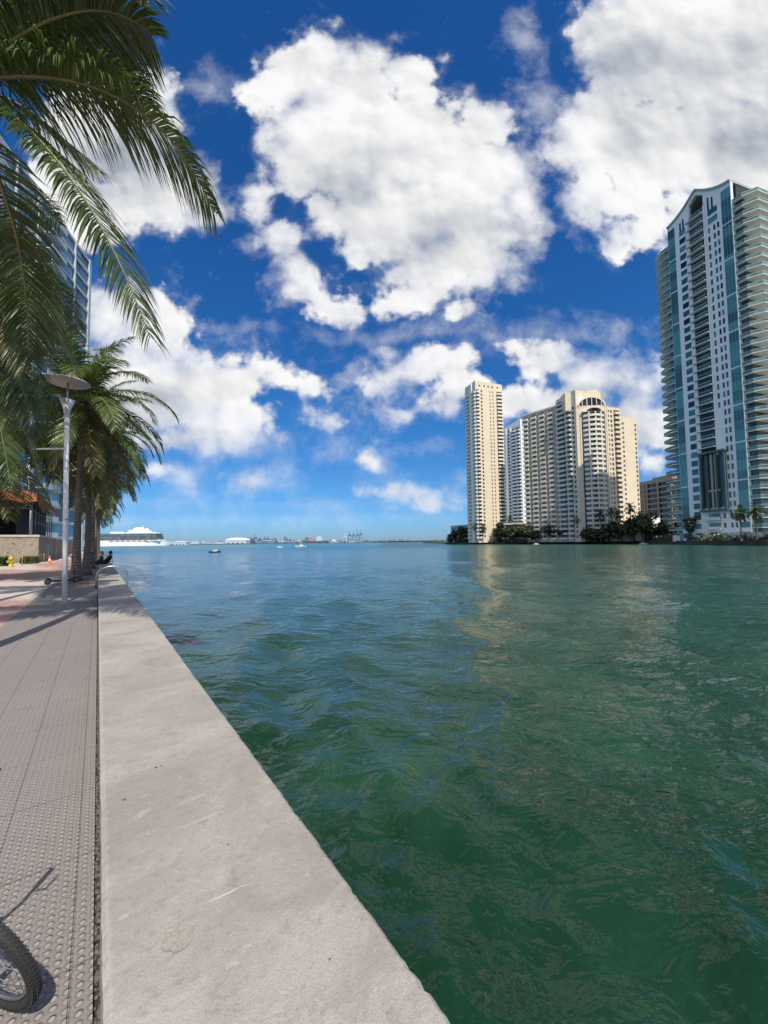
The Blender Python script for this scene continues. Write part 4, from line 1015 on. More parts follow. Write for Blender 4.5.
# the wide stepped block
P0, P1 = plan(527, 236), plan(561, 219)
z0_ = at(560, 407, 219).z
B3 = Bld('apartment_block', 'wide cream apartment block with a curved bay and an arched top on the far bank', 'apartment block', (*P1, BZ))
fA = Face(P0, P1)
def inset(f, d): return [f.p(0, 0), f.p(f.L, 0), f.p(f.L, -d), f.p(0, -d)]
mb = MB(); mb.prism([(v.x, v.y) for v in inset(fA, 18)], BZ, z0_); B3.wall(mb, cream2, 'left_wing_wall')
NF = 27; fh = (z0_ - BZ - 2) / NF
for k in range(NF):
    z = BZ + 1.5 + k * fh; n_ = 4
    for i in range(n_):
        a = .01 + i * .25; balcony(B3, fA, fA.L * a, fA.L * (a + .155), z, fh, slabm, dkgl, 1.5 if i else 1.9)
        if i < 3 or True: windows(B3, fA, fA.L * (a + .185), fA.L * (a + .225), z + fh * .25, z + fh * .75, dkgl)
for i in range(4):
    mb = MB(); a = .165 + i * .25; fA.box(mb, fA.L * a, fA.L * (a + .012), .02, 1.0, BZ, z0_ - 2); B3.wall(mb, cream2, 'pilaster')
mb = MB(); fA.box(mb, -.2, fA.L - .3, -.5, 1.2, z0_ + .003, z0_ + .8); B3.wall(mb, slabm, 'cornice')
# stepped bays
P2 = plan(570, 213); P3 = plan(581, 206.5)
zs1 = at(566, 397, 214).z; zs2 = at(572, 392.5, 208).z
fB = Face((P1[0] - fA.n.x * .0, P1[1]), P2); fC = Face(P2, P3)
mb = MB(); mb.prism([(v.x, v.y) for v in inset(fB, 16)], BZ, zs1); B3.wall(mb, cream2, 'step_wall')
mb = MB(); mb.prism([(v.x, v.y) for v in inset(fC, 17)], BZ, zs1 + 1.2); B3.wall(mb, cream2, 'step_wall')
NF2 = 29; fh2 = (zs1 - BZ - 3) / NF2
for k in range(NF2):
    z = BZ + 1.5 + k * fh2
    balcony(B3, fB, fB.L * .08, fB.L * .92, z, fh2, grey_w, dkgl, 1.6)
    if k < NF2 - 2: balcony(B3, fC, fC.L * .06, fC.L * .52, z, fh2, grey_w, dkgl, 1.6); windows(B3, fC, fC.L * .64, fC.L * .8, z + .5, z + fh2 * .75, dkgl)
# middle tower with the curved bay
P4 = plan(611.5, 205)
fD = Face(P3, P4); zD = at(596, 396, 205).z; zTop = at(590, 389.5, 207).z
mb = MB(); mb.prism([(v.x, v.y) for v in inset(fD, 20)], BZ, zD - 6); B3.wall(mb, cream, 'middle_wall')
# taller roof block behind the arch
mb = MB(); q = [fD.p(-4.5, -2.5), fD.p(fD.L * .92, -2.5), fD.p(fD.L * .92, -18), fD.p(-4.5, -18)]; zz = [at(566, 393, 210).z, at(607, 391, 207).z]
mb.prism([(v.x, v.y) for v in q], zD - 6.5, [zz[0], zz[1], zz[1], zz[0]]); B3.wall(mb, cream, 'roof_block')
mb = MB(); q = [fD.p(fD.L * .5, -4), fD.p(fD.L * .86, -4), fD.p(fD.L * .86, -14), fD.p(fD.L * .5, -14)]; mb.prism([(v.x, v.y) for v in q], zz[1] - 1., [zz[1] + 1.2, zz[1] + 1.9, zz[1] + 1.9, zz[1] + 1.2]); B3.wall(mb, cream, 'roof_block')
# arched front wall: gable arch of radius fD.L/2
def arch(mb, f, sc, w, zbase, hgt, d0, d1, n=16, inner=None):
    for i in range(n):
        a0, a1 = math.pi * i / n, math.pi * (i + 1) / n
        def pt(a, k=1.): return sc - math.cos(a) * w * k, zbase + math.sin(a) * hgt * k
        (sa, za), (sb, zb) = pt(a0), pt(a1); (si, zi), (sj, zj) = pt(a0, inner or 0), pt(a1, inner or 0)
        if not inner: zi = zj = zbase; si, sj = sa, sb
        q = [f.p(sa, d1), f.p(sb, d1), f.p(sb, d0), f.p(sa, d0)]; p_ = [f.p(si, d1), f.p(sj, d1), f.p(sj, d0), f.p(si, d0)]
        mb.hexa([(p_[0].x, p_[0].y, zi), (p_[1].x, p_[1].y, zj), (p_[2].x, p_[2].y, zj), (p_[3].x, p_[3].y, zi), (q[0].x, q[0].y, za), (q[1].x, q[1].y, zb), (q[2].x, q[2].y, zb), (q[3].x, q[3].y, za)])
zb_ = zD - 6
mb = MB(); arch(mb, fD, fD.L * .52, fD.L * .50, zb_ + .003, 6.2, -2.4, .1); B3.wall(mb, cream, 'arch_wall')
mb = MB(); arch(mb, fD, fD.L * .52, fD.L * .44, zb_ + 1.2, 4.2, .1, .25); B3.wall(mb, dkgl, 'arch_window')
for i in range(5):
    a = .2 + i * .16; mb = MB(); fD.box(mb, fD.L * a, fD.L * (a + .022), .25, .4, zb_ + .9, zb_ + 1.2 + 4.1 * math.sqrt(max(.05, 1 - ((a - .52) / .44) ** 2))); B3.wall(mb, slabm, 'arch_mullion')
mb = MB(); arch(mb, fD, fD.L * .52, fD.L * .47, zb_ + 1.0, 4.9, .1, .45, inner=.88); B3.wall(mb, slabm, 'arch_trim')
# curved bay: white bands and window strips on an arc
def arcpts(s0, s1, d0, bulge, n=10):
    out = []
    for i in range(n + 1):
        u = i / n; out.append(fD.p(s0 + (s1 - s0) * u, d0 + bulge * (1 - (2 * u - 1) ** 2)))
    return out
bs0, bs1 = fD.L * .14, fD.L * .97
zbay = zD - 9.5; NF3 = 24; fh3 = (zbay - BZ - 6) / NF3
core = arcpts(bs0, bs1, .05, 2.6); mb = MB(); mb.prism([(v.x, v.y) for v in core] + [(fD.p(bs1, -.3).x, fD.p(bs1, -.3).y), (fD.p(bs0, -.3).x, fD.p(bs0, -.3).y)], BZ, zbay); B3.wall(mb, dkgl, 'bay_glazing')
outer = arcpts(bs0 + .2, bs1 - .2, .07, 3.1)
for k in range(NF3 + 1):
    z = BZ + 4 + k * fh3
    B3.ps('bay_band', slabm).add(lambda mb, z=z: mb.prism([(v.x, v.y) for v in outer] + [(fD.p(bs1 - .2, -.2).x, fD.p(bs1 - .2, -.2).y), (fD.p(bs0 + .2, -.2).x, fD.p(bs0 + .2, -.2).y)], z, z + fh3 * .46), z)
for u in (0, .27, .52, .76, 1.):
    s_ = bs0 + (bs1 - bs0) * u; d_ = .05 + 2.6 * (1 - (2 * u - 1) ** 2)
    mb = MB(); fD.box(mb, s_ - .35, s_ + .35, d_ - .4, d_ + .3, BZ, zbay + .5); B3.wall(mb, cream2, 'pier')
mb = MB(); arch(mb, fD, fD.L * .55, fD.L * .38, zbay + .6, 2.8, .1, 2.0); B3.wall(mb, slabm, 'bay_arch')
mb = MB(); arch(mb, fD, fD.L * .55, fD.L * .24, zbay + .8, 1.9, 2.0, 2.12); B3.wall(mb, dkgl, 'bay_arch_window')
# right-hand wings, sunlit
P5, P5b = plan(612, 206), plan(625.5, 209)
P6, P7 = plan(625.5, 211), plan(642, 216)
zE = at(620, 407, 207).z; zF = at(631, 416.5, 212).z
fE, fF = Face(P5, P5b), Face(P6, P7)
mb = MB(); mb.prism([(v.x, v.y) for v in inset(fE, 16)], BZ, zE); B3.wall(mb, cream, 'right_wing_wall')
mb = MB(); mb.prism([(v.x, v.y) for v in inset(fF, 16)], BZ, zF); B3.wall(mb, cream, 'right_wing_wall')
NF4 = 27; fh4 = (zE - BZ - 2) / NF4
for k in range(2, NF4):
    z = BZ + 1 + k * fh4
    windows(B3, fE, fE.L * .10, fE.L * .17, z + fh4 * .25, z + fh4 * .75, brgl); windows(B3, fE, fE.L * .27, fE.L * .40, z + fh4 * .2, z + fh4 * .75, brgl)
    balcony(B3, fE, fE.L * .52, fE.L * .95, z, fh4, cream, dkgl, 1.2)
    if z < zF - 3:
        windows(B3, fF, fF.L * .10, fF.L * .2, z + fh4 * .25, z + fh4 * .7, brgl); windows(B3, fF, fF.L * .86, fF.L * .95, z + fh4 * .2, z + fh4 * .75, dkgl)
# sunlit entrance storeys on the waterside
mb = MB(); fE.box(mb, -1, fE.L + 9, 2, 14, BZ, BZ + 6.5); B3.wall(mb, cream2, 'podium')
B3.done()

# parking deck by the slim tower
Pp, Pq = plan(503, 246), plan(524.5, 236)
B4 = Bld('parking_deck', 'low cream parking deck with dark open levels beside the slim cream tower', 'building', (*Pp, BZ))
f = Face(Pp, Pq); zP = at(515, 523, 240).z
mb = MB(); mb.prism([(v.x, v.y) for v in inset(f, 14)], BZ, zP - .5); B4.wall(mb, plain('deck_shade', (.09, .085, .08), .9))  # solid block; shade of the open levels is put into its colour
for k in range(4):
    mb = MB(); z = BZ + .6 + k * (zP - BZ) / 4; f.box(mb, -.2, f.L, .02, .8, z + 1.4, z + 2.6); B4.wall(mb, slabm, 'deck_parapet')
B4.done()
# grey-blue low house at the tip
Pp, Pq = plan(451, 292), plan(469, 270)
B5 = Bld('low_building', 'small pale grey low-rise behind the trees at the tip of the far bank', 'building', (*Pp, BZ))
f = Face(Pp, Pq); zP = at(458, 526, 285).z
mb = MB(); mb.prism([(v.x, v.y) for v in inset(f, 12)], BZ, zP); B5.wall(mb, plain('grey_blue_stucco', (.35, .40, .45), .8))
for k in range(4):
    for i in range(6): windows(B5, f, f.L * (.05 + i * .16), f.L * (.14 + i * .16), BZ + 1 + k * 2.8, BZ + 2.6 + k * 2.8, dkgl)
mb = MB(); f.box(mb, -.3, f.L + .3, -12, .4, zP + .003, zP + .5); B5.wall(mb, whitew, 'parapet')
B5.done()

# brown block
Pp, Pq = plan(640, 262), plan(676, 236)
B6 = Bld('office_block', 'brown mid-rise block with pinkish bands between the cream block and the glass tower', 'building', (*Pp, BZ))
f = Face(Pp, Pq); zP = at(655, 483, 250).z
m_brown = plain('brown_pink_stone', (.40, .31, .28), .8, var=.1, scale=.2); m_bdark = glassy('bronze_glass', (.028, .022, .02), .12, .5, .3)
mb = MB(); mb.prism([(v.x, v.y) for v in inset(f, 22)], BZ, zP); B6.wall(mb, m_bdark)
NF = 11; fh = (zP - BZ) / NF
for k in range(NF + 1):
    B6.ps('floor_band', m_brown).add(lambda mb, k=k: f.box(mb, -.3, f.L + .3, .02, .7, BZ + k * fh - .5, BZ + k * fh + .55 + (1.3 if k == NF else 0)), k)
for a in (0, .22, .30, .62, .97):
    mb = MB(); f.box(mb, f.L * a - .5, f.L * a + .5, .72, 1.1, BZ, zP + .5); B6.wall(mb, m_brown, 'pilaster')
mb = MB(); f.box(mb, f.L * .3, f.L * .9, -14, -4, zP + .01, zP + 4); B6.wall(mb, m_brown, 'penthouse')
B6.done()
# white pool deck building
Pp, Pq = plan(627, 200), plan(653, 190)
B7 = Bld('pool_house', 'low sunlit white terrace building with a sloping roof right of the cream block', 'building', (*Pp, BZ))
f = Face(Pp, Pq); zP = at(640, 519, 195).z
mb = MB(); mb.prism([(v.x, v.y) for v in inset(f, 10)], BZ, zP - 2.2); B7.wall(mb, cream2)
mb = MB(); q = inset(f, 9); mb.prism([(v.x, v.y) for v in q], zP - 2.2, [zP - 1.6, zP - 1.9, zP + 1.5, zP + 2.2]); B7.wall(mb, whitew, 'roof')
for i in range(6): windows(B7, f, f.L * (.05 + i * .16), f.L * (.15 + i * .16), BZ + 1, BZ + 4.5, dkgl)
B7.done()

# ------------------------------------------------------------------ the glass tower on the right
teal = glassy('teal_glass', (.065, .20, .21), .09, .45, .3)
navy = glassy('navy_window_glass', (.035, .07, .085), .1, .75, .35)  # dark blue-grey glass, tone varied at random by cell
twhite = plain('tower_white', (.80, .82, .84), .7, var=.05, scale=.12)
tslab = plain('tower_slab', (.72, .72, .68), .7, var=.05, scale=.3)
rail_g = glassy('balcony_glass_rail', (.10, .22, .22), .15, .3, .5)
void = plain('recess_shadow', (.035, .04, .045), .8, var=.3, scale=.3)  # near-black colour standing in for shade in the recess and attic
YB = 124.; zR = at(730, 181, YB).z
YA = min((abs(at(667.2, 229.5, y_ / 10.).z - zR), y_ / 10.) for y_ in range(1150, 1950))[1]
XA, XB = at(667.2, 229.5, YA), at(730, 181, YB)
fR = Face((XA.x, XA.y), (XB.x, XB.y)); LR = fR.L
TR = Bld('glass_tower', 'tall white and teal apartment tower with a pagoda-curved roofline at the right edge', 'tower', (*fR.b, BZ))
ex, ey = -fR.n.x, -fR.n.y                     # into the building = along the sunlit side
DP = 24.
mb = MB(); mb.prism([(v.x, v.y) for v in inset(fR, DP)], BZ, zR - 6); TR.wall(mb, twhite)
def prof(s):                                   # concave eaves rising to a central peak
    u = abs(s / LR - .49) / .5; return zR + .0 + 6.4 * max(0, 1 - u) ** 1.7
# front gable wall: with the tall arched recess left open in the middle
c0, c1 = LR * .375, LR * .60
n_ = 26; mb = MB(); rf = MB()
def fpoly(mb, f, pts, d0, d1):                 # polygon in the facade's own plane, extruded from d0 out to d1
    k = len(pts); A = [f.p(x, d1) for x, z in pts]; Bk = [f.p(x, d0) for x, z in pts]
    vs = [(v.x, v.y, z) for v, (x, z) in zip(A, pts)] + [(v.x, v.y, z) for v, (x, z) in zip(Bk, pts)]
    mb.face_block(vs, [tuple(range(k)), tuple(range(2 * k - 1, k - 1, -1))] + [(i, k + i, k + (i + 1) % k, (i + 1) % k) for i in range(k)])
zg = zR - 6 + .003; cm = (c0 + c1) / 2
top = lambda a_, b_: [(a_ + (b_ - a_) * i / 12, prof(a_ + (b_ - a_) * i / 12)) for i in range(13)]
fpoly(mb, fR, [(0, zg), (c0, zg)] + top(0, c0)[::-1], -1.2, 0)
fpoly(mb, fR, [(c1, zg), (LR, zg)] + top(c1, LR)[::-1], -1.2, 0)
fpoly(mb, fR, [(c0, prof(c0) - 1.5), (cm, prof(cm) - 1.6), (c1, prof(c1) - 1.5)] + top(c0, c1)[::-1], -1.2, 0)
for i in range(n_):
    sa, sb = LR * i / n_, LR * (i + 1) / n_
    q = [fR.p(sa, .55), fR.p(sb, .55), fR.p(sb, -DP), fR.p(sa, -DP)]
    rf.hexa([(q[j].x, q[j].y, prof(x)) for j, x in enumerate((sa, sb, sb, sa))] + [(q[j].x, q[j].y, prof(x) + .7) for j, x in enumerate((sa, sb, sb, sa))])
TR.wall(mb, twhite, 'gable_wall'); TR.wall(rf, plain('roof_green_grey', (.36, .42, .40), .6), 'roof')
for a_, z0_g, z1_g in ((.21, -5.2, -1.4), (.26, -5.2, -.6), (.66, -4.6, .2), (.72, -4.8, -.6)): windows(TR, fR, LR * a_, LR * a_ + .55, zR + z0_g, zR + z1_g, navy)
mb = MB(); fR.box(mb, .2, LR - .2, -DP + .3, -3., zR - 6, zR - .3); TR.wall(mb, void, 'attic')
NFR = 35; fhr = (zR - 4 - BZ - 8) / NFR; zf0 = BZ + 8
def Lk(k): return zf0 + k * fhr
# white piers, glass strips
for (a, b_) in ((0.005, .125), (.86, .995)):
    for j in range(0, NFR + 1, 4):
        for kk in range(4):
            k = j + kk
            if k > NFR: break
            zt_ = min(Lk(k) + fhr - (.5 if kk == 3 else .06), prof(LR * (a + b_) / 2) - 1.2)
            for w in range(3):
                s0 = LR * (a + (b_ - a) * w / 3) + .05; s1 = LR * (a + (b_ - a) * (w + 1) / 3) - .05
                if zt_ > Lk(k) + .5: windows(TR, fR, s0, s1, Lk(k), zt_, teal, 'glass_panel', .10)
for k in range(NFR):
    z = Lk(k)
    mt_ = navy if (k * 7) % 5 < 3 else teal
    windows(TR, fR, LR * .20, LR * .30, z + .55, z + fhr - .55, mt_)
    if k < NFR - 2:
        for i, a in enumerate((.655, .735, .79)):
            if a == .655 and k < 12: continue
            windows(TR, fR, LR * a, LR * (a + .028), z + .5, z + fhr - .7, navy if (k * 3 + i) % 4 else teal)
    else: windows(TR, fR, LR * .66, LR * .80, z + .5, z + fhr - .6, teal)
# centre bay of balconies
mb = MB(); fR.box(mb, c0, c1, .01, .06, Lk(7) + .3, zR - 4.5); TR.wall(mb, void, 'recess')  # flat dark sheet on the wall; the recess shade is its colour
mb = MB(); fR.box(mb, c1 + .05, c1 + .55, .01, .5, Lk(7), zR - 1.5); fR.box(mb, c0 - .55, c0 - .05, .01, .5, Lk(7), zR - 1.5); TR.wall(mb, twhite, 'pier')
for k in range(8, NFR + 1):
    z = Lk(k)
    def fn(mb, z=z):
        fR.box(mb, c0 - .9, c1 + .1, .07, 1.5, z - .24, z); fR.box(mb, c0 - .65, c1 + .05, 1.36, 1.46, z + .92, z + 1.0)
    TR.ps('balcony', tslab).add(fn, fR.key(LR * .5, z))
    for i in range(3):
        s0 = c0 + .25 + i * (c1 - c0 - .5) / 3
        windows(TR, fR, s0, s0 + (c1 - c0 - .5) / 3 - .2, z + .1, z + fhr - .75, navy, 'balcony_door', .12)
# tall green-framed portal low on the front
pz0, pz1 = Lk(1) + .6, Lk(7) + .6; p0_, p1_ = LR * .36, LR * .71
m_pf = plain('portal_green', (.09, .15, .145), .5, var=.15, scale=.3)
mb = MB(); fR.box(mb, p0_, p1_, .02, .12, pz0, pz1); TR.wall(mb, glassy('portal_glass', (.022, .04, .045), .15, .5, .25), 'portal_glazing')
mb = MB()
for a, b_ in ((p0_ - .3, p0_ + .2), (p1_ - .2, p1_ + .3), (p0_ + 2.0, p0_ + 2.2), (p1_ - 2.4, p1_ - 2.2)): fR.box(mb, a, b_, .125, 1.1, pz0 - .6, pz1 + .2)
fR.box(mb, p0_ - .7, p1_ + .7, .127, 1.6, pz1 + .203, pz1 + .9); fR.box(mb, p0_ - .7, p1_ + .7, .127, 1.6, pz0 - 1.3, pz0 - .603); TR.wall(mb, m_pf, 'portal_frame')
mb = MB(); fR.box(mb, LR * .50, LR * .53, .125, .6, pz0, pz1); fR.box(mb, LR * .56, LR * .575, .125, .6, pz0, pz1); fR.box(mb, LR * .45, LR * .63, .127, .7, pz0 + 5.5, pz0 + 6.2); TR.wall(mb, plain('portal_pale', (.36, .35, .33), .6), 'portal_rib')
# lowest two storeys
for k in range(3):
    z = BZ + .8 + k * 3.3
    for a, b_ in ((.0, .13), (.2, .31), (.42, .60), (.87, .99)):
        windows(TR, fR, LR * a + .1, LR * b_ - .1, z + .4, z + 2.3, teal if k else navy)
    for a in (.64, .74, .80): windows(TR, fR, LR * a, LR * (a + .03), z + .5, z + 2.2, navy)
    TR.ps('balcony', tslab).add(lambda mb, z=z: (fR.box(mb, LR * .40, LR * .62, .03, 1.3, z - .1, z + .15), fR.box(mb, LR * .40, LR * .62, 1.2, 1.3, z + .152, z + 1.)), 0)
# wrap-round balconies at both ends
def lerp2(a, b_, t): return a + (b_ - a) * t
ztopb = zR - 5.5
mb = MB(); fR.box(mb, LR + .01, LR + 2.2, -DP + 1, -1.4, BZ, ztopb - 1.5); TR.wall(mb, navy, 'end_glazing')
mb = MB(); fR.box(mb, -2.2, -.01, -DP + 1, -1.4, BZ, ztopb - 1.5); TR.wall(mb, teal, 'end_glazing')
NB = int((ztopb - BZ - 3) / fhr)
def wrap(mb, sgn, z, out, thin):
    s_in = LR + .02 if sgn > 0 else -.02
    def P_(s, d): v = fR.p(s_in + sgn * s, d); return (v.x, v.y)
    poly = [P_(0, -.25), P_(out * .45, -.35), P_(out, -2.6), P_(out, -11.), P_(out * .45, -13.5), P_(0, -13.6)]
    inner = [P_(0, -.45), P_(out * .42, -.55), P_(out - .2, -2.7), P_(out - .2, -10.9), P_(out * .42, -13.3), P_(0, -13.4)]
    pl = poly[::-1] if sgn > 0 else poly
    # orientation: make counter-clockwise
    ar = sum(pl[i][0] * pl[(i + 1) % 6][1] - pl[(i + 1) % 6][0] * pl[i][1] for i in range(6))
    if ar < 0: pl = pl[::-1]
    mb.prism(pl, z - .26, z)
    lo_, hi_ = (z + .10, z + .80) if thin else (z + .88, z + .97)
    for i in range(5):
        a, b_, c_, d_ = poly[i], poly[i + 1], inner[i + 1], inner[i]
        q = [a, b_, c_, d_]
        ar = sum(q[j][0] * q[(j + 1) % 4][1] - q[(j + 1) % 4][0] * q[j][1] for j in range(4))
        if ar < 0: q = q[::-1]
        mb.prism(q, lo_, hi_)
def wrap_rail(mb, sgn, z, out):
    m2 = MB(); wrap(m2, sgn, z, out, True); mb.face_block(m2.v[12:], [tuple(i - 12 for i in f) for f in m2.f[8:]])
for k in range(NB):
    z = BZ + 4.5 + k * fhr
    for sg_, ot_ in ((1, 5.8), (-1, 7.2)):
        TR.ps('wrap_balcony', tslab).add(lambda mb, z=z, s_=sg_, o_=ot_: wrap(mb, s_, z, o_, False), fR.key(LR if sg_ > 0 else 0, z))
        TR.ps('glass_railing', rail_g).add(lambda mb, z=z, s_=sg_, o_=ot_: wrap_rail(mb, s_, z, o_ - .04), fR.key(LR if sg_ > 0 else 0, z))
# sunlit side, beyond the balconies
q0, q1 = fR.p(LR + 1.0, -13.8), fR.p(LR + 1.0, -40)
fS = Face((q0.x, q0.y), (q1.x, q1.y))
mb = MB(); mb.prism([(v.x, v.y) for v in (fS.p(0, 1.5), fS.p(fS.L, 1.5), fS.p(fS.L, -16), fS.p(0, -16))], BZ, zR - 3.5); TR.wall(mb, twhite, 'side_wing')
for k in range(NB):
    z = BZ + 4.5 + k * fhr
    windows(TR, Face((fS.p(0, 1.5)[0], fS.p(0, 1.5)[1]), (fS.p(fS.L, 1.5)[0], fS.p(fS.L, 1.5)[1])), .8, 3.2, z + .3, z + fhr - .5, teal, 'glass_panel', .1)
    for i in range(3):
        f_ = Face((fS.p(0, 1.5)[0], fS.p(0, 1.5)[1]), (fS.p(fS.L, 1.5)[0], fS.p(fS.L, 1.5)[1]))
        balcony(TR, f_, 4.8 + i * 7, 10.5 + i * 7, z, fhr, tslab, teal, 1.6, par=.3)
TR.done()
# low waterside wing with the garden wall
mb = MB(); f = Face(plan(674, 152), plan(768, 111.5)); 
gw = Bld('garden_wall', 'low white garden wall and terrace at the foot of the glass tower', 'wall', (*plan(674, 152), BZ))
f.box(mb, 0, f.L * .52, 0, .4, BZ, BZ + 2.2); f.box(mb, f.L * .6, f.L + 20, 0, .4, BZ, BZ + 2.6); gw.wall(mb, twhite)
mb = MB(); f.box(mb, -.1, f.L * .52, -.05, .5, BZ + 2.203, BZ + 2.4); f.box(mb, f.L * .6, f.L + 20, -.05, .5, BZ + 2.603, BZ + 2.8); gw.wall(mb, tslab, 'coping')

# ------------------------------------------------------------------ trees on the far bank
m_tl = [leafmat('tree_leaf', (.018, .034, .012), (.06, .095, .03), (.09, .13, .03)), leafmat('tree_leaf_mid', (.035, .060, .018), (.09, .135, .04), (.13, .18, .04)), leafmat('tree_leaf_brown', (.045, .042, .02), (.085, .075, .035), (.1, .08, .03))]
m_trunk = plain('tree_bark', (.10, .085, .07), .9, var=.4, scale=3)
def tree(label, px, Y_, h, w, mt, seed, n=520, group='trees along the far bank', py=543, z0=None):
    r = random.Random(seed); x, y = plan(px, Y_); t = thing('shade_tree', label, 'tree', (x, y, BZ if z0 is None else z0), group=group)
    mb = MB(); mb.tube([(0, 0, -.2), (r.uniform(-.2, .2), 0, h * .3), (r.uniform(-.5, .5), 0, h * .62)], [.04 * h, .03 * h, .015 * h], 7)
    for i in range(4):
        a = i * 1.6 + r.random(); mb.tube([(0, 0, h * .28), (math.cos(a) * w * .25, math.sin(a) * w * .25, h * .5), (math.cos(a) * w * .38, math.sin(a) * w * .38, h * .7)], [.018 * h, .012 * h, .006 * h], 5)
    mb.build('trunk', m_trunk, t)
    mb = MB(); lobes = [(r.uniform(-.32, .32) * w, r.uniform(-.3, .3) * w, h * r.uniform(.34, .80), r.uniform(.16, .30) * w) for _ in range(9)]
    sz = max(.28, .085 * w)
    for i in range(n):
        lx, ly, lz, lr = r.choice(lobes); d = Vector((r.gauss(0, 1), r.gauss(0, 1), r.gauss(0, .8))).normalized() * lr * r.uniform(.55, 1.1)
        c = Vector((lx, ly, lz)) + d; c.z = max(.12 * h, min(h, c.z))
        nrm = (d.normalized() + Vector((r.gauss(0, .5), r.gauss(0, .5), r.gauss(.3, .5)))).normalized(); e = nrm.orthogonal().normalized(); f_ = nrm.cross(e); q = r.uniform(0, 3.14)
        e, f_ = e * math.cos(q) + f_ * math.sin(q), f_ * math.cos(q) - e * math.sin(q); s_ = sz * r.uniform(.5, 1.25)
        mb.face_block([c - e * s_, c + f_ * s_ * .6, c + e * s_, c - f_ * s_ * .6], [(0, 1, 2, 3)])
    mb.build('crown', mt, t); return t
tl = [(451, 291, 7.5, 7, 2, 'low brownish tree at the very tip of the far bank'), (457, 281, 10.5, 9, 2, 'brown-green tree beside the small grey low-rise'), (463, 272, 12.5, 10, 2, 'taller brown-green tree against the slim tower base on its left'),
      (497, 248, 11.5, 10, 0, 'dark round tree just right of the slim tower'), (505, 243, 15, 11, 0, 'tall dark tree in front of the parking deck'), (512, 238, 11, 11, 0, 'spreading dark tree in front of the parking deck, its middle one'), (519, 235, 9.5, 9, 0, 'low dark tree at the right end of the parking deck'),
      (527, 233, 13, 8, 1, 'olive tree at the left corner of the wide block'), (536, 229, 8, 8, 0, 'small dark tree right of the olive corner tree'), (548, 226, 13, 10, 1, 'bright green tree before the left wing of the wide block'), (556, 223, 10, 9, 0, 'dark bushy tree behind the thin white pole'), (565, 219, 8.5, 9, 0, 'low dark tree under the stepped balconies'),
      (588, 203, 8, 8, 0, 'dark tree under the curved bay, left one'), (597, 200, 6, 9, 0, 'low dark tree under the curved bay, right one'), (608, 197, 9, 9, 0, 'dark tree at the right foot of the curved bay'), (622, 192, 10.5, 12, 0, 'broad dark tree before the sunlit wings'), (634, 188, 14, 12, 1, 'broad lighter green tree in front of the white terrace building'), (646, 190, 16, 12, 1, 'tall full green tree at the right end of the cream block'), (655, 184, 11, 9, 0, 'dark tree before the brown block'), (664, 179, 9, 8, 0, 'last dark tree left of the glass tower'),
      (690, 141, 10.5, 5.4, 0, 'round-headed dark tree on a bare trunk at the foot of the glass tower')]
for i, (px, Y_, h, w, k, lb_) in enumerate(tl): tree(lb_, px, Y_, h, w, m_tl[k], 300 + i, n=620)
# dark understorey along the wall
mb = MB(); r = random.Random(77)
for a, b_ in zip(bank[:-2], bank[1:-1]):
    f = Face(a, b_)
    for i in range(int(f.L * 26)):
        s_ = r.random() * f.L; d_ = -r.uniform(.6, 4.5); c = f.p(s_, d_); c = Vector((c.x, c.y, BZ + r.uniform(.1, 2.3 + .9 * math.sin(s_ * .7)) * r.random() ** .4)); e = Vector((r.gauss(0, 1), r.gauss(0, 1), r.gauss(0, 1))).normalized() * .6; g_ = e.orthogonal().normalized() * .35
        mb.face_block([c - e, c + g_, c + e, c - g_], [(0, 1, 2, 3)])
mb.build('undergrowth', m_tl[0], kind='stuff')
# palms on the far bank
bp = [(475, 252, 13, 'small palm at the left foot of the slim tower'), (483, 249, 12, 'small palm at the middle foot of the slim tower'), (578, 209, 15, 'palm in front of the narrow stepped balconies'), (601, 199, 17, 'palm under the right side of the curved bay'), (612, 195, 19, 'tall palm between the curved bay and the sunlit wings'), (618, 193, 16, 'palm before the sunlit wings'), (631, 189, 20, 'tall thin palm rising above the white terrace building'),
      (676, 153, 7.5, 'short pale palm left of the round-headed tree'), (741, 115, 10.5, 'left palm of the pair before the glass tower corner'), (757, 112.5, 11.2, 'right palm of the pair before the glass tower corner'), (510, 247, 18, 'palm rising above the parking deck')]
for i, (px, Y_, h, lb_) in enumerate(bp):
    x, y = plan(px, Y_); palm((x, y, BZ), (x + .3, y, BZ + h * .82), lb_, 2, 16, 90 + i, r0=.22, r1=.16, single=True, scale=1.0 if h < 14 else 1.15, group='palms along the far bank', name='palm_tree', nuts=False)
# thin white pole on the bank
fp = thing('flagpole', 'thin white pole standing on the far bank before the wide block', 'pole', (*plan(557, 221), BZ))
mb = MB(); mb.tube([(0, 0, 0), (0, 0, 8.5)], [.14, .08], 8); mb.build('pole', m_white, fp); mb = MB(); mb.ball((0, 0, 8.6), .18, 8); mb.build('finial', m_white, fp)
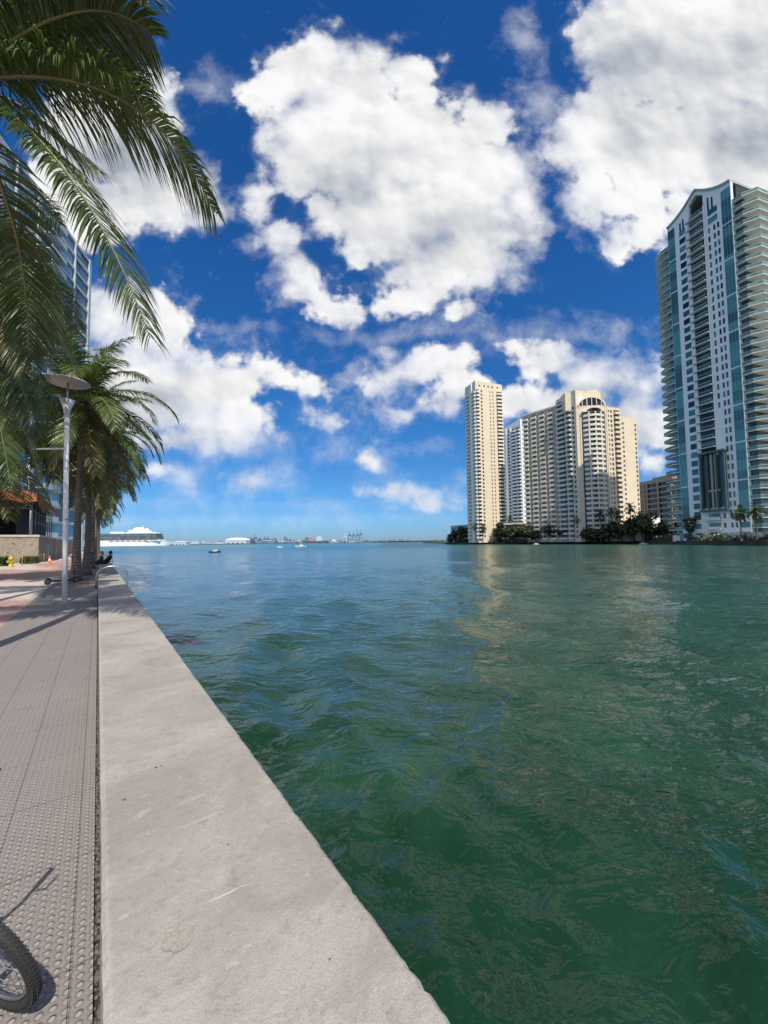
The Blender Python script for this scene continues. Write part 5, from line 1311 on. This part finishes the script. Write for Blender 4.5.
# ------------------------------------------------------------------ cruise ship, port and boats
haze_tint = lambda c, k=.25: tuple(a * (1 - k) + b_ * k for a, b_ in zip(c, (.42, .55, .68)))  # distance haze blended into the base colours of far materials
m_ship = plain('ship_white', (.84, .84, .83), .5, var=.04, scale=.05)
m_shipd = glassy('ship_dark_glass', (.06, .095, .11), .2, .35, .12)
m_life = plain('lifeboat_orange', (.62, .22, .13), .5)
YS = 1000.
SX = at(172, 547, YS).x; SX0 = at(20, 547, YS).x
sp_ = thing('cruise_ship', 'white cruise ship with dark glazed upper decks, its bow pointing right', 'cruise ship', (SX, YS, WZ))
Ln = SX - SX0
def zpx(py, px=140): return at(px, py, YS).z - WZ
z_h = zpx(541.2)
K = 40; vs, fs = [], []
for i in range(K + 1):
    u = i / K; x = -Ln * (1 - u); hw = 16 * min(1, ((1 - u) / .16 + .001) ** .6); up_ = z_h - max(0, (u - .86)) * 18
    top_x = x; low_x = x - (10 * u ** 8)
    for (xx, yy, zz) in ((low_x, hw * .97, -2), (top_x, hw, up_), (top_x, -hw, up_), (low_x, -hw * .97, -2)): vs.append((xx, yy, zz))
for i in range(K):
    for j in range(4): fs.append((4 * i + j, 4 * i + (j + 1) % 4, 4 * (i + 1) + (j + 1) % 4, 4 * (i + 1) + j))
fs += [(0, 3, 2, 1), (4 * K, 4 * K + 1, 4 * K + 2, 4 * K + 3)]
mb = MB(); mb.face_block(vs, fs); mb.build('hull', m_ship, sp_)
def xs(px): return at(px, 541, YS).x - SX
mb = MB(); a, b2, c_, d_ = xs(20), xs(161), xs(158.5), xs(20); zt_ = zpx(533.6); zb2 = zpx(540.)
def slabx(mb, x0, x1, x1t, z0, z1, hw): mb.hexa([(x0, -hw, z0), (x1, -hw, z0), (x1, hw, z0), (x0, hw, z0), (x0, -hw, z1), (x1t, -hw, z1), (x1t, hw, z1), (x0, hw, z1)])
slabx(mb, a, b2, c_, zb2, zt_, 15); mb.build('upper_decks', m_shipd, sp_)
for k in range(5):
    mb = MB(); z = zb2 + (zt_ - zb2) * k / 4.6; slabx(mb, a, b2 - k * .6, b2 - k * .6, z, z + .5, 15.4); mb.build('deck_line', plain('deck_pale', (.36, .41, .43), .6) if k == 0 else bpy.data.materials['deck_pale'], sp_)
mb = MB(); slabx(mb, a, xs(163), xs(163), z_h + .02, zb2 - .02, 14.5); mb.build('promenade_deck', m_ship, sp_)
for i in range(22):
    mb = MB(); x = xs(113) + i * (xs(152) - xs(113)) / 21; mb.ball((x, -15.6, z_h + .4), 1.9, 8, (2., .7, .8)); mb.build('lifeboat', m_life if i % 3 else m_ship, sp_)
mb = MB(); slabx(mb, xs(129), xs(158), xs(150), zt_ + .02, zpx(532), 12); slabx(mb, xs(131), xs(150), xs(147), zpx(532) + .02, zpx(530), 10); mb.ball((xs(139), 0, zpx(530)), zpx(527.2) - zpx(530), 14, (2.2, 1.2, 1)); mb.build('top_deck', m_ship, sp_)
mb = MB(); mb.ball((xs(147), 0, zpx(529.6)), 3.6, 12); mb.tube([(xs(143), 0, zpx(530)), (xs(143), 0, zpx(525.8))], .5, 5); mb.build('radar_mast', m_ship, sp_)
mb = MB(); slabx(mb, xs(112), xs(124), xs(121), zt_ + .02, zpx(531.5), 8); mb.build('funnel', m_ship, sp_)

# motor boats
m_boatw = plain('boat_white', (.72, .73, .74), .35, var=.05)
def boat(label, px, py, Lb, rz, cabin=True, dark=False, console=False):
    p = on_ground(px, py, WZ); t = thing('motor_boat', label, 'boat', (p.x, p.y, WZ), rz, 'boats out on the water')
    K = 12; vs, fs = [], []; Wb = Lb * .17
    for i in range(K + 1):
        u = i / K; x = -Lb / 2 + Lb * u; hw = Wb * min(1, (1 - u) ** .55 * 1.25 + .02); sh = Lb * .10 + .05 * Lb * u * u
        for v in ((x - .04 * Lb * u, hw * .7, -.15), (x, hw, sh), (x, hw * .85, sh), (x, hw * .85, sh * .55), (x, -hw * .85, sh * .55), (x, -hw * .85, sh), (x, -hw, sh), (x - .04 * Lb * u, -hw * .7, -.15)): vs.append(v)
    for i in range(K):
        for j in range(8): fs.append((8 * i + j, 8 * i + (j + 1) % 8, 8 * (i + 1) + (j + 1) % 8, 8 * (i + 1) + j))
    fs += [tuple(range(7, -1, -1)), tuple(8 * K + j for j in range(8))]
    mb = MB(); mb.face_block(vs, fs); mb.build('hull', m_dark if dark else m_boatw, t)
    mb = MB(); ch = Lb * .26
    mb.hexa([(-Lb * .2, -Wb * .6, Lb * .06), (Lb * .22, -Wb * .6, Lb * .06), (Lb * .22, Wb * .6, Lb * .06), (-Lb * .2, Wb * .6, Lb * .06), (-Lb * .15, -Wb * .5, ch * .8), (Lb * .06, -Wb * .5, ch * .8), (Lb * .06, Wb * .5, ch * .8), (-Lb * .15, Wb * .5, ch * .8)]); c_ = mb.build('cabin', m_boatw, t)
    mb = MB(); mb.hexa([(Lb * .10, -Wb * .5, Lb * .15), (Lb * .16, -Wb * .5, Lb * .15), (Lb * .16, Wb * .5, Lb * .15), (Lb * .10, Wb * .5, Lb * .15), (Lb * .06, -Wb * .45, ch * .76), (Lb * .085, -Wb * .45, ch * .76), (Lb * .085, Wb * .45, ch * .76), (Lb * .06, Wb * .45, ch * .76)]); mb.build('windscreen', m_shipd, c_)
    mb = MB(); mb.box(-Lb * .18, Lb * .1, -Wb * .65, Wb * .65, ch, ch + .05)
    for x in (-Lb * .16, Lb * .06):
        for s_ in (-1, 1): mb.tube([(x, s_ * Wb * .55, ch * .5), (x, s_ * Wb * .6, ch)], .02, 5)
    mb.build('hardtop', m_boatw, t)
    mb = MB(); mb.box(-Lb * .56, -Lb * .5, -.2, .2, -.1, Lb * .14); mb.build('outboard', m_black, t); return t
boat('small dark-hulled motor boat with a white top, nearest boat in mid water', 215.5, 552.6, 3.4, R(60), dark=True)
boat('white cabin boat heading left in mid water before the port', 301, 547.2, 6.8, R(178))
boat('tiny white boat just left of the white cabin boat', 279.5, 547.6, 3.6, R(20))
boat('small white boat moored under the wide block', 536, 544.6, 3.4, R(10))
boat('small white boat moored under the white terrace building', 643.5, 544.6, 3.8, R(0))

# port of sheds, cranes and ships
m_crane = plain('crane_blue', haze_tint((.06, .17, .22), .16), .6); m_craned = plain('crane_dark', haze_tint((.05, .065, .09), .14), .6); m_shed = plain('shed_pale', haze_tint((.50, .53, .56), .3), .7)
m_shedb = plain('shed_blue', haze_tint((.08, .15, .26), .18), .7); m_pdark = plain('quay_dark', haze_tint((.04, .055, .065), .15), .8); m_pred = plain('ship_red', haze_tint((.48, .18, .15), .25), .6); m_tan = plain('shed_tan', haze_tint((.45, .36, .30), .25), .7)
def port(name, label, cat, px, py, Y_, group=None): 
    p = at(px, py, Y_); return thing(name, label, cat, (p.x, Y_, WZ), group=group), Y_ / F
def shed(label, px0, px1, ptop, Y_, mt, arched=False, group='port sheds and terminals'):
    pxm = (px0 + px1) / 2; t, u = port('port_shed', label, 'shed', pxm, 545, Y_, group); w = (px1 - px0) * u; h = at(pxm, ptop, Y_).z - WZ; dp = min(w * .6, 50)
    mb = MB(); mb.box(-w / 2, w / 2, 0, dp, -1, h * (.6 if arched else .8)); mb.build('wall', mt, t)
    mb = MB(); n_ = 10; pts = []
    for i in range(n_ + 1):
        q = i / n_; x = -w * .515 + w * 1.03 * q; z = h * .605 + h * .4 * math.sin(math.pi * q) ** .7 if arched else h * .81 + h * .19 * (1 - abs(2 * q - 1))
        pts.append((x, z))
    vs = [(x, -1, z) for x, z in pts] + [(x, dp + 1, z) for x, z in pts] + [(x, -1, h * (.604 if arched else .802)) for x, z in pts] + [(x, dp + 1, h * (.604 if arched else .802)) for x, z in pts]; k = n_ + 1
    fs = []
    for i in range(n_): fs += [(i, i + 1, k + i + 1, k + i), (2 * k + i, 2 * k + i + 1, i + 1, i), (k + i, k + i + 1, 3 * k + i + 1, 3 * k + i)]
    mb.face_block(vs, fs); mb.build('roof', m_shed if mt is not m_shed else m_ship, t)
    for i in range(4):
        mb = MB(); x = -w * .4 + i * w * .22; mb.box(x, x + w * .12, -.3, -.02, 0, h * .25); mb.build('door', m_pdark, t)
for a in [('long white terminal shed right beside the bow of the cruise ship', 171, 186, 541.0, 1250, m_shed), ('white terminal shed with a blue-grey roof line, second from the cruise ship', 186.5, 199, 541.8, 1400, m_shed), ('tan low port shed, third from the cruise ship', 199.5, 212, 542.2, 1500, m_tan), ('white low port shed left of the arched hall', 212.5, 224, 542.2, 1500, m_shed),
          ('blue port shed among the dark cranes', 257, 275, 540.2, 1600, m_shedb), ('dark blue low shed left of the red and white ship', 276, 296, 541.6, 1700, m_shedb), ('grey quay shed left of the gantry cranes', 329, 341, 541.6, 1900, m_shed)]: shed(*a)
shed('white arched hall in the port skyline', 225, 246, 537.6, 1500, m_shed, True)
def gantry(label, px, ptop, Y_, mt, boomup=True, w_=5., group='port cranes'):
    t, u = port('gantry_crane', label, 'crane', px, 545, Y_, group); h = at(px, ptop, Y_).z - WZ; hb = h * .55; w = w_ * u * .5; th = max(1.4, .36 * u)
    for x in (-w * .5, w * .5):
        for y_ in (0, 18):
            mb = MB(); mb.box(x - th / 2, x + th / 2, y_, y_ + th, 0, hb); mb.build('leg', mt, t)
    mb = MB(); mb.box(-w * .6, w * .6, -2, 22, hb + .01, hb + th * 1.4); mb.build('portal_beam', mt, t)
    mb = MB()
    if boomup: mb.tube([(0, -4, hb + th), (w * .1, -8, h)], [th * .9, th * .5], 5); mb.tube([(0, 14, hb), (0, 8, h * .86)], th * .4, 5); mb.tube([(0, 8, h * .86), (w * .1, -8, h * .97)], th * .2, 4)
    else: mb.tube([(-w * 2.4, 0, hb + th * 2), (w * 2, 0, hb + th * 2)], th * .7, 5); mb.tube([(-w * 2.2, 0, hb + th * 2), (0, 0, h), (w * 1.8, 0, hb + th * 2)], th * .25, 4); mb.tube([(0, 0, hb), (0, 0, h)], th * .5, 5)
    mb.build('boom', mt, t); mb = MB(); mb.box(w * .1, w * .5, 6, 14, hb + th * 1.5, hb + th * 4); mb.build('machine_house', mt, t)
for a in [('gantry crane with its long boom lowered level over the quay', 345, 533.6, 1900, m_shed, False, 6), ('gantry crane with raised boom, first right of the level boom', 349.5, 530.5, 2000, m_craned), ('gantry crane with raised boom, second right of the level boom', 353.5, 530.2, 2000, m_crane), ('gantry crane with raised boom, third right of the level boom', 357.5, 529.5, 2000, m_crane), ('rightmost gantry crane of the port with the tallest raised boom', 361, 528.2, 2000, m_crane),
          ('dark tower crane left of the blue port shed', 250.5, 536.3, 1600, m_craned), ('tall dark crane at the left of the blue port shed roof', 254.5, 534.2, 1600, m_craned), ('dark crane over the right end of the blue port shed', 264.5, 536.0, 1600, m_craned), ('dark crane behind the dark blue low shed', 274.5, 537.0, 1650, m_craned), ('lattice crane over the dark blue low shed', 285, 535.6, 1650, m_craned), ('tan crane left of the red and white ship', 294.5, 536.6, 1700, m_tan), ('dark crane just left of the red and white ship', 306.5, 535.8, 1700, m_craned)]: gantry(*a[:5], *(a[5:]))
# cargo ship
t, u = port('cargo_ship', 'red and white cargo ship docked in the port left of the gantry cranes', 'ship', 317, 545, 1750)
mb = MB(); w = 22 * u; mb.hexa([(-w * .46, -10, -1), (w * .44, -10, -1), (w * .44, 10, -1), (-w * .46, 10, -1), (-w * .5, -12, 2.4 * u), (w * .5, -12, 2.4 * u), (w * .5, 12, 2.4 * u), (-w * .5, 12, 2.4 * u)]); mb.build('hull', m_pdark, t)
mb = MB(); mb.box(-w * .02, w * .26, -9, 9, 2.45 * u, 5.6 * u); mb.box(.02 * w, w * .2, -8, 8, 5.63 * u, 7.2 * u); mb.build('superstructure', m_shed, t)
mb = MB(); [mb.box(-w * (.44 - .07 * q_), -w * (.375 - .07 * q_), -9, 9, 2.45 * u, (4.2 + 1.5 * ((q_ * 7) % 4) / 2) * u) for q_ in range(5)]; mb.build('containers', m_pred, t)
mb = MB(); mb.box(w * .06, w * .14, -3, 3, 7.23 * u, 8.6 * u); mb.build('funnel', m_pred, t)
# the quay under it all, and the clutter of small port buildings
mb = MB(); qa, qb = at(165, 545, 1230), at(372, 544, 2050); qn = (qb - qa); qn = Vector((-qn.y, qn.x, 0)).normalized() * 60
q = [qa, qb, qb + qn, qa + qn]; mb.prism([(v.x, v.y) for v in q], -3, WZ + 3.2); mb.build('quay_ground', m_pdark, kind='structure')
r = random.Random(21)
cols = [('grey', m_tan), ('blue', m_shedb), ('dark', m_craned), ('white', m_shed), ('rust-red', m_pred)]
bits = [(203, 541.4, 5, 3), (209, 541.8, 4, 0), (219, 541.2, 5, 1), (247, 540.4, 4, 0), (251, 539.6, 3, 2), (259, 538.4, 3, 2), (267, 537.6, 3, 1), (271, 539.4, 4, 2), (278, 539.8, 4, 0), (283, 540.6, 5, 3), (289, 539.0, 3, 1), (299, 539.6, 5, 0), (303, 540.4, 4, 2), (329, 540.2, 5, 1), (334, 539.0, 4, 3), (339, 540.4, 5, 2), (352, 541.2, 7, 3), (359, 540.8, 5, 0), (366, 541.6, 6, 2)]
PBL = ['pale port block nearest the bow of the cruise ship', 'tan port block just left of the nearest motor boat', 'blue port block touching the left end of the white arched hall',
       'tan port block touching the right end of the white arched hall', 'narrow dark tower left of the tall dark crane', 'tall narrow dark block at the left end of the blue port shed', 'tallest blue block behind the blue port shed', 'dark block at the right end of the blue port shed',
       'tan block above the tiny white boat', 'pale block under the lattice crane', 'tall blue block under the tan crane', 'tan block behind the white cabin boat', 'dark block touching the stern of the red and white ship',
       'blue block touching the bow of the red and white ship', 'tall pale block left of the level crane boom', 'dark block under the level crane boom', 'wide pale block among the raised crane booms', 'tan block under the rightmost crane', 'low red block right of the rightmost crane']
for i, (px, pt, w_, c_) in enumerate(bits):
    Y_ = 1500 + (px - 200) * 3.2
    t, u = port('port_building', PBL[i], 'building', px, 545, Y_, 'small port buildings')
    h = at(px, pt, Y_).z - WZ; w = w_ * u; mt = [m_tan, m_shedb, m_craned, m_shed, m_pred][c_]
    mb = MB(); mb.box(-w / 2, w / 2, 0, 30, 0, h * .72); mb.box(-w * .3, w * .25, 3, 20, h * .723, h); mb.build('wall', mt, t)
    mb = MB(); mb.tube([(w * .3, 5, h * .7), (w * .3, 5, h * 1.25)], .22 * u, 5); mb.build('mast', m_craned, t)
    mb = MB(); mb.box(-w * .35, w * .35, -.4, -.02, h * .3, h * .48); mb.build('window', m_pdark, t)
# tree-covered spits on the horizon
m_far = plain('hazy_trees', haze_tint((.04, .08, .07), .2), .95, var=.3, scale=.02)
r = random.Random(5); mb = MB()
for i in range(1500):
    px = r.uniform(175, 446); Y_ = r.uniform(2300, 2600); p = at(px, 545, Y_); h = (4 + 7 * r.random()) * (1.25 if 380 < px < 410 else 1) * (1.5 if r.random() < .1 else 1)
    mb.ball((p.x, p.y, 1.5 + h * .4), h * .7, 5, (1.3, 1, .8))
mb.build('woods', m_far, kind='stuff')
